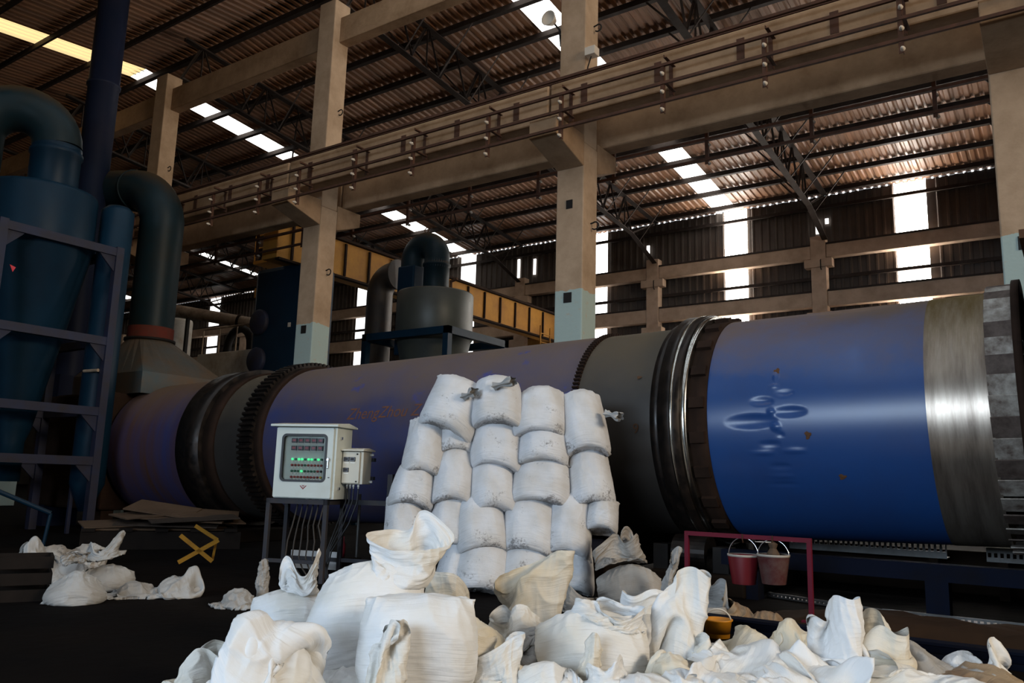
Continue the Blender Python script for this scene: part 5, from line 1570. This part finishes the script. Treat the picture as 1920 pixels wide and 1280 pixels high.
E_ = [
    ('broad white empty sack spread right of the tall flap', W_, 1420, 1262, 4.85, .75, 1.0, 1.35, [(-.2, .05, .16, .25), (.25, .1, .2, .2), (.05, -.2, .1, .2)], [(.3, .98, 1330, 1245, -.1), (.25, .5, 1440, 1200, .1)], 41),
    ('folded cream empty sack behind the broad white one', C_, 1440, 1212, 5.6, .55, .8, 1.2, [(-.1, .0, .18, .15), (.2, .05, .2, .2)], [(.25, .05, 1480, 1160, .05), (.25, .7, 1395, 1172, .05)], 42),
    ('white empty sack with a stiff raised corner, left of the dark open mouth', W_, 1500, 1288, 4.6, .66, .9, 1.5, [(-.1, 0, .14, .2), (.25, .1, .12, .2)], [(.45, .02, 1618, 1235, 0), (.25, .4, 1480, 1225, .1)], 43),
    ('smooth white empty sack at the bottom right of the heap', W_, 1730, 1292, 4.6, .66, .9, 1.3, [(-.15, .05, .16, .25), (.2, 0, .14, .25)], [], 44),
    ('long rolled white empty sack pointing right', W_, 1770, 1225, 5.2, .40, 1.0, 1.4, [(-.2, 0, .14, .12), (.1, .0, .14, .12), (.35, .02, .14, .1)], [(.25, .03, 1852, 1195, 0)], 45),
    ('grey empty sack lying below the long rolled one', G_, 1800, 1250, 4.95, .5, .95, 1.2, [(-.2, .0, .14, .2), (.1, 0, .1, .2)], [(.25, .9, 1700, 1195, .05)], 46),
    ('brown stained empty sack at the lower right corner', B_, 1868, 1278, 4.75, .55, .8, 1.1, [(-.1, .1, .12, .25)], [], 47),
    ('cream crumple at the foot of the tall white flap', C_, 1262, 1275, 4.75, .42, .6, .4, [(0, 0, .16, .12), (.15, .1, .12, .1)], [(.2, .9, 1245, 1220, .05)], 48),
    ('yellowish crumple right of the tall white flap', C_, 1335, 1248, 5.0, .42, .6, 1.9, [(0, .05, .18, .14), (-.15, 0, .1, .1)], [(.3, .95, 1325, 1195, .05)], 49),
    ('white crumpled sack at the bottom edge right of the centre', W_, 1015, 1305, 4.55, .5, .7, .8, [(0, 0, .14, .15), (.2, .05, .1, .15)], [(.2, .8, 1040, 1250, 0)], 50),
    ('flat white sack on the floor between the two big left sacks', W_, 640, 1300, 4.6, .5, .7, 1.5, [(.1, 0, .05, .2)], [], 51),
    ('grey sack filling the gap below the cream peak', G_, 1010, 1235, 5.3, .5, .7, 1.2, [(0, 0, .2, .2), (.25, .1, .16, .15)], [(.3, .6, 1015, 1185, 0)], 52),
    ('dirty brown rag of a sack behind the yellow tub', B_, 1398, 1160, 7.0, .45, .55, 1.0, [(-.1, 0, .14, .18), (.15, .0, .1, .15)], [(.3, .9, 1365, 1125, .05)], 53),
    ('cream empty sack in the gap left of the squat wide sack', C_, 900, 1225, 5.2, .5, .8, .6, [(0, .1, .2, .18), (-.2, 0, .16, .15)], [(.3, .9, 905, 1165, .05)], 54),
    ('grey white sack at the bottom edge under the tall white flap', W_, 1215, 1318, 4.45, .55, .7, 1.4, [(0, 0, .1, .2), (.2, .1, .12, .15)], [], 55),
    ('white crumple between the raised corner and the broad white sack', W_, 1360, 1300, 4.5, .5, .8, 1.3, [(0, .05, .12, .2), (.25, 0, .1, .2)], [(.3, .9, 1305, 1240, 0)], 56),
    ('cream sack in the shade behind the crumpled standing sack', C_, 1500, 1195, 5.6, .5, .7, 1.2, [(0, 0, .14, .2)], [], 57),
    ('cream sack at the bottom edge right of the smooth white one', C_, 1640, 1312, 4.4, .5, .7, 1.5, [(0, 0, .1, .2)], [], 58),
]
for lab, m, px, py, D, W, H, phi, bumps, pins, sd in E_:
    empty_sack('empty_sack', lab, m, px, py, D, W, H, phi, bumps, pins, seed=sd, crumple=.07, res=(56, 50), steps=175)
# ------------------------------------------------------------------ clutter on the floor
M['board'] = mat('brown_flat_board', (.10, .065, .042), .85, dirt=(.07, .045, .03), amount=.45, scale=1.5)
M['board_dark'] = mat('dark_flat_board', (.05, .038, .03), .85, dirt=(.035, .025, .02), amount=.45, scale=1.5)
M['yellow_bar'] = mat('yellow_painted_bar', (.28, .14, .015), .55, dirt=(.16, .075, .015), amount=.4, scale=6)
M['red_rack'] = mat('red_painted_bar', (.12, .009, .022), .6, dirt=(.09, .01, .018), amount=.35, scale=5)
M['bucket_red'] = mat('red_bucket_paint', (.12, .007, .012), .4, dirt=(.12, .012, .015), amount=.3, scale=4)
M['bucket_worn'] = mat('worn_bucket_paint', (.09, .055, .048), .6, dirt=(.06, .012, .012), amount=.5, scale=9)
M['bucket_lip'] = mat('pale_bucket_inside', (.34, .31, .27), .6)
M['crate'] = mat('dark_wooden_crate', (.014, .010, .008), .9, dirt=(.008, .006, .005), amount=.5, scale=4)
M['galv'] = mat('perforated_galvanised_tray', (.09, .09, .087), .5, .4, dirt=(.035, .028, .024), amount=.4, scale=3)
M['tub'] = mat('orange_yellow_plastic', (.6, .24, .012), .45)
M['earth'] = mat('dusty_brown_earth', (.035, .018, .009), .95, dirt=(.02, .011, .006), amount=.5, scale=1.2, bump=.5, bscale=5)

# flat boards piled on a low dark skid at the left
sk = on_floor(300, 1024)
e = tag(empty('skid', (sk.x, sk.y, 0), bearing(300)), 'low dark skid under the pile of brown boards', 'skid')
for y in (-.5, 0, .5):
    MB().box((-1.1, y - .06, 0), (1.15, y + .06, .26)).build('runner', M['crate'], e)
for i in range(5):
    MB().box((-1.0 + i * .5 - .09, -.6, .26), (-1.0 + i * .5 + .09, .6, .30)).build('slat', M['crate'], e)
rr = random.Random(2)
bl = ['brown board lowest in the pile on the skid', 'brown board jutting out left of the pile', 'dark board in the middle of the pile', 'brown board jutting out right of the pile', 'thin brown board near the top of the pile',
      'brown board tilted up on the pile', 'topmost brown board leaning on the pile', 'brown board nearest the black ring on the pile', 'dark board hanging over the front of the pile']
spec = [(0, 0, .31, 1.9, .8, 3, 0), (-.55, .0, .345, 1.2, .7, 12, -2), (.1, -.05, .37, 1.5, .8, -8, 1), (.6, .05, .41, 1.2, .7, 10, 1), (.2, -.1, .45, 1.5, .6, -14, 2), (-.15, .15, .49, 1.1, .7, 24, -5), (.0, .2, .56, 1.0, .7, -20, 7), (.65, .1, .50, 1.0, .7, -5, 3), (.45, -.35, .44, 1.3, .5, 8, -3)]
for lab, (x, y, z, l, w_, a, t) in zip(bl, spec):
    o = MB().box((-l / 2, -w_ / 2, 0), (l / 2, w_ / 2, .02)).build('board', M['board_dark'] if 'dark' in lab else M['board'])
    p = Vector((sk.x, sk.y, 0)) + Matrix.Rotation(bearing(300), 3, 'Z') @ Vector((x, y, z))
    o.location = p; o.rotation_euler = (math.radians(t * .6 + 6), math.radians(t), bearing(300) + math.radians(a))
    tag(o, lab, 'board', 'brown boards piled at the left')

# folding yellow trestle in front of the boards
f = Frame(372, 1052, 10.3)
e = tag(empty('trestle', f.p, f.rz), 'yellow crossed folding trestle in front of the brown boards', 'trestle')
q = lambda x, y, dy=0: Vector(f.loc(x, y, dy))
for a, b in (((338, 1003), (398, 1052)), ((334, 1054), (410, 1012))):
    pa, pb_ = q(*a), q(*b)
    MB().beam(pa, pb_, .05, .05).build('crossed_leg', M['yellow_bar'], e)
MB().beam(q(366, 985, .1), q(408, 1012, .1), .045, .045).build('top_bar', M['yellow_bar'], e)
MB().beam(q(406, 1012, .1), q(398, 1050, .1), .03, .03).build('stay', M['yellow_bar'], e)

# crate with scraps at the left edge
f = Frame(35, 1112, 7.3)
e = tag(empty('crate', f.p, f.rz), 'dark open wooden crate at the left edge of the floor', 'crate')
for z in (0, .14, .28):
    MB().box((-.32, -.22, z), (.24, -.20, z + .10)).build('side_board', M['crate'], e)
    MB().box((-.32, .20, z), (.24, .22, z + .10)).build('side_board', M['crate'], e)
    MB().box((.22, -.2, z), (.24, .2, z + .10)).build('side_board', M['crate'], e)
    MB().box((-.32, -.2, z), (-.30, .2, z + .10)).build('side_board', M['crate'], e)
MB().box((-.3, -.2, .02), (.22, .2, .04)).build('bottom', M['crate'], e)
# low blue tubes lying before the tower
f = Frame(45, 965, 12.0)
e = tag(empty('steel_ladder', f.p, f.rz), 'dark blue steel ladder leaning low at the left edge', 'ladder')
for dy in (0, .45):
    MB().tube([q2 for q2 in (Vector(f.loc(-40, 905, dy)), Vector(f.loc(95, 962, dy)))], .035, 8).build('rail', M['blue_tower'], e)
for i in range(5):
    x = -30 + i * 28; y = 909 + i * 11.8
    MB().tube([Vector(f.loc(x, y, 0)), Vector(f.loc(x, y, .45))], .02, 6).build('rung', M['blue_tower'], e)
MB().tube([Vector(f.loc(95, 962, 0)), Vector((f.loc(88, 962, 0)[0], 0, .02))], .03, 6).build('foot_prop', M['blue_tower'], e)

# red rack with fire buckets in front of the drum
Yr = 7.85
a = at(1288, 995, Yr); b = at(1517, 1009, Yr)
zt = (a.z + b.z) / 2
e = tag(empty('bucket_rack', (a.x, Yr, 0)), 'red painted tube rack for fire buckets in front of the drum', 'rack')
Lr = b.x - a.x
MB().box((-.02, -.02, zt - .04), (Lr + .02, .02, zt)).build('top_bar', M['red_rack'], e)
for x in (0, Lr):
    MB().box((x - .02, -.02, 0), (x + .02, .02, zt - .04)).build('post', M['red_rack'], e)
    MB().box((x - .025, -.25, 0), (x + .025, .25, .03)).build('foot', M['red_rack'], e)
for px, m, lab in ((1394, 'bucket_red', 'red fire bucket hanging on the red rack, left one'), (1450, 'bucket_worn', 'worn scraped fire bucket hanging on the red rack, right one')):
    top = at(px, 1040, Yr); bot = at(px, 1094, Yr)
    h = top.z - bot.z
    bk = tag(empty('fire_bucket', (top.x, Yr, bot.z)), lab, 'bucket')
    MB().lathe([(0, .02), (.10, .02), (.10, 0), (.14, h), (.147, h), (.147, h - .012), (.108, -.0)], 32).build('body', M[m], bk)
    MB().lathe([(.137, h - .015), (.150, h - .012), (.151, h + .008), (.138, h + .008)], 32).build('rim', M['bucket_lip'], bk)
    hz = zt - bot.z - .05
    MB().tube(arc_pts((0, 0, h - .01), 1, 0, math.pi, 18, (.145, 0, 0), (0, 0, hz - h + .03)), .006, 6).build('handle', M['chrome'], bk)
    hk = tag(empty('bucket_hook', (top.x, Yr, zt)), 'wire hook holding the %s bucket' % ('red' if m == 'bucket_red' else 'worn'), 'hook')
    MB().tube([(0, -.025, .005), (0, -.028, -.04), (0, -.01, -.075), (0, .01, -.06)], .006, 6).build('wire', M['rust_pipe'], hk)
    if m != 'bucket_red':
        MB().lathe([(0, .0), (.05, .01), (.06, .05), (.03, .1), (.045, .14), (0, .17)], 9, origin=(.0, 0, h - .04), smooth=False).build('rag', M['board'], bk)

# long perforated trays and rails near and under the drum


def tray(name, label, pa, pb_, h, holes, m):
    pa, pb_ = Vector(pa), Vector(pb_); L = (pb_ - pa).length
    e = tag(empty(name, pa, math.atan2(pb_.y - pa.y, pb_.x - pa.x)), label, 'tray')
    mb = MB()
    n = int(L / holes)
    for z0, z1 in ((0, h * .30), (h * .62, h)):
        mb.box((0, -.01, z0), (L, .01, z1))
    for i in range(n + 1):
        x = i * L / max(n, 1); mb.box((max(0, x - holes * .22), -.01, h * .30), (min(L, x + holes * .22), .01, h * .62))
    mb.build('tray_side', m, e)
    MB().box((0, .0, 0), (L, .22, .012)).build('tray_floor', m, e)
    return e


def fl(px, py, z=0.0):
    return on_floor(px, py, z)


pa, pb_ = fl(1655, 1152), fl(1935, 1182)
tray('cable_tray', 'perforated pale cable tray along the floor at the right', (pa.x, pa.y, .0), (pb_.x, pb_.y, .0), .055, .05, M['galv'])
e = tag(empty('floor_beam', (-1.2, 6.75, 0)), 'dark blue steel beam on the floor below the right end of the drum', 'beam')
MB().box((-1.9, -.07, 0), (3.0, .07, .04)).box((-1.9, -.015, .04), (3.0, .015, .10)).box((-1.9, -.07, .10), (3.0, .07, .12)).build('flanges', M['blue_beam'], e)
pa, pb_ = fl(1440, 1118), fl(1655, 1152)
tray('cable_tray', 'dim perforated tray on the floor behind the bucket rack', (pa.x, pa.y, 0), (pb_.x, pb_.y, 0), .05, .05, M['galv'])
tray('guard_plate', 'perforated guard plate under the blue drum right of the buckets', (-3.15, 10.9, .42), (-1.35, 10.9, .42), .26, .06, M['galv'])
tray('guard_plate', 'perforated guard plate under the worn steel end of the drum', (-.95, 10.9, .42), (1.3, 10.9, .50), .16, .06, M['galv'])
for x, y in ((-3.0, 10.95), (-1.5, 10.95), (-.8, 10.95), (1.1, 10.95)):
    struct(MB().box((x - .05, y - .03, 0), (x + .05, y + .09, .42)).build('trim_90', M['pier']))
e = tag(empty('base_girder', (-1.4, 8.95, .34)), 'dark navy base girder under the right end of the drum', 'girder')
MB().box((-1.9, -.1, 0), (3.2, .1, .16)).build('girder_body', M['blue_beam'], e)
for x in (-1.6, .2, 2.6):
    MB().box((x - .1, -.1, -.34), (x + .1, .1, 0)).build('foot', M['blue_beam'], e)
e = tag(empty('dark_screen', (-1.6, 11.45, 0)), 'added dark screen behind the drum, hiding the lit back wall', 'dark_screen')
MB().box((-6.5, -.12, 0), (4.9, .12, .50)).build('body', M['pier'], e, bevel=.02)  # added screen that keeps the view under the drum dark
e = tag(empty('drive_motor', (-5.2, 9.2, 0)), 'dark geared drive motor under the drum behind the sacks', 'motor')
MB().box((-.5, -.4, 0), (.5, .4, .22)).build('base', M['pier'], e, bevel=.02)
MB().lathe([(0, -.35), (.12, -.35), (.13, -.3), (.13, .25), (.09, .3), (0, .3)], 24, 'x', (0, 0, .36)).build('casing', M['blue_frame'], e)
# low earth bank and dim things under the right half of the drum
g = MB(); n1, n2 = 30, 12
vs = []
rr = random.Random(9)
for i in range(n1 + 1):
    for j in range(n2 + 1):
        x = -2.6 + 6.0 * i / n1; y = 7.5 + 1.0 * j / n2
        edge = min(i, n1 - i, 4) / 4 * min(j, n2 - j, 3) / 3
        vs.append((x, y, -.01 + edge * (.07 + .06 * rr.random())))
g.add(vs, [(i * (n2 + 1) + j, (i + 1) * (n2 + 1) + j, (i + 1) * (n2 + 1) + j + 1, i * (n2 + 1) + j + 1) for i in range(n1) for j in range(n2)], True)
tag(g.build('spilled_earth', M['earth']), 'low bank of brown spilled material under the right end of the drum', 'earth', kind='stuff')
# yellow tub peeping out of the heap
f = Frame(1346, 1188, 6.3)
e = tag(empty('plastic_tub', f.p, f.rz), 'orange yellow plastic tub peeping out between the empty sacks', 'tub')
MB().lathe([(0, .01), (.085, .01), (.085, 0), (.105, .14), (.115, .145), (.115, .155), (.1, .155), (.09, .02), (0, .02)], 28).build('body', M['tub'], e)
MB().tube(arc_pts((0, 0, .14), 1, 0, math.pi, 12, (.1, 0, 0), (0, -.02, .09)), .006, 6).build('handle', M['pale_plastic'], e)
# red fire extinguisher-like cylinder and pipe beside the stand
f = Frame(652, 1062, 10.2)
e = tag(empty('red_valve', f.p, f.rz), 'small red valve on a thin upright pipe behind the cabinet stand', 'valve')
MB().tube([(.1, 0, 0), (.1, 0, .95)], .018, 8).build('pipe', M['galv'], e)
MB().lathe([(0, .05), (.035, .05), (.04, .1), (.04, .2), (.02, .24), (.02, .30), (0, .30)], 16, origin=(-.08, 0, .12)).build('valve_body', M['bucket_red'], e)
MB().box((-.13, -.06, 0), (.16, .06, .17)).build('base', M['pier'], e)
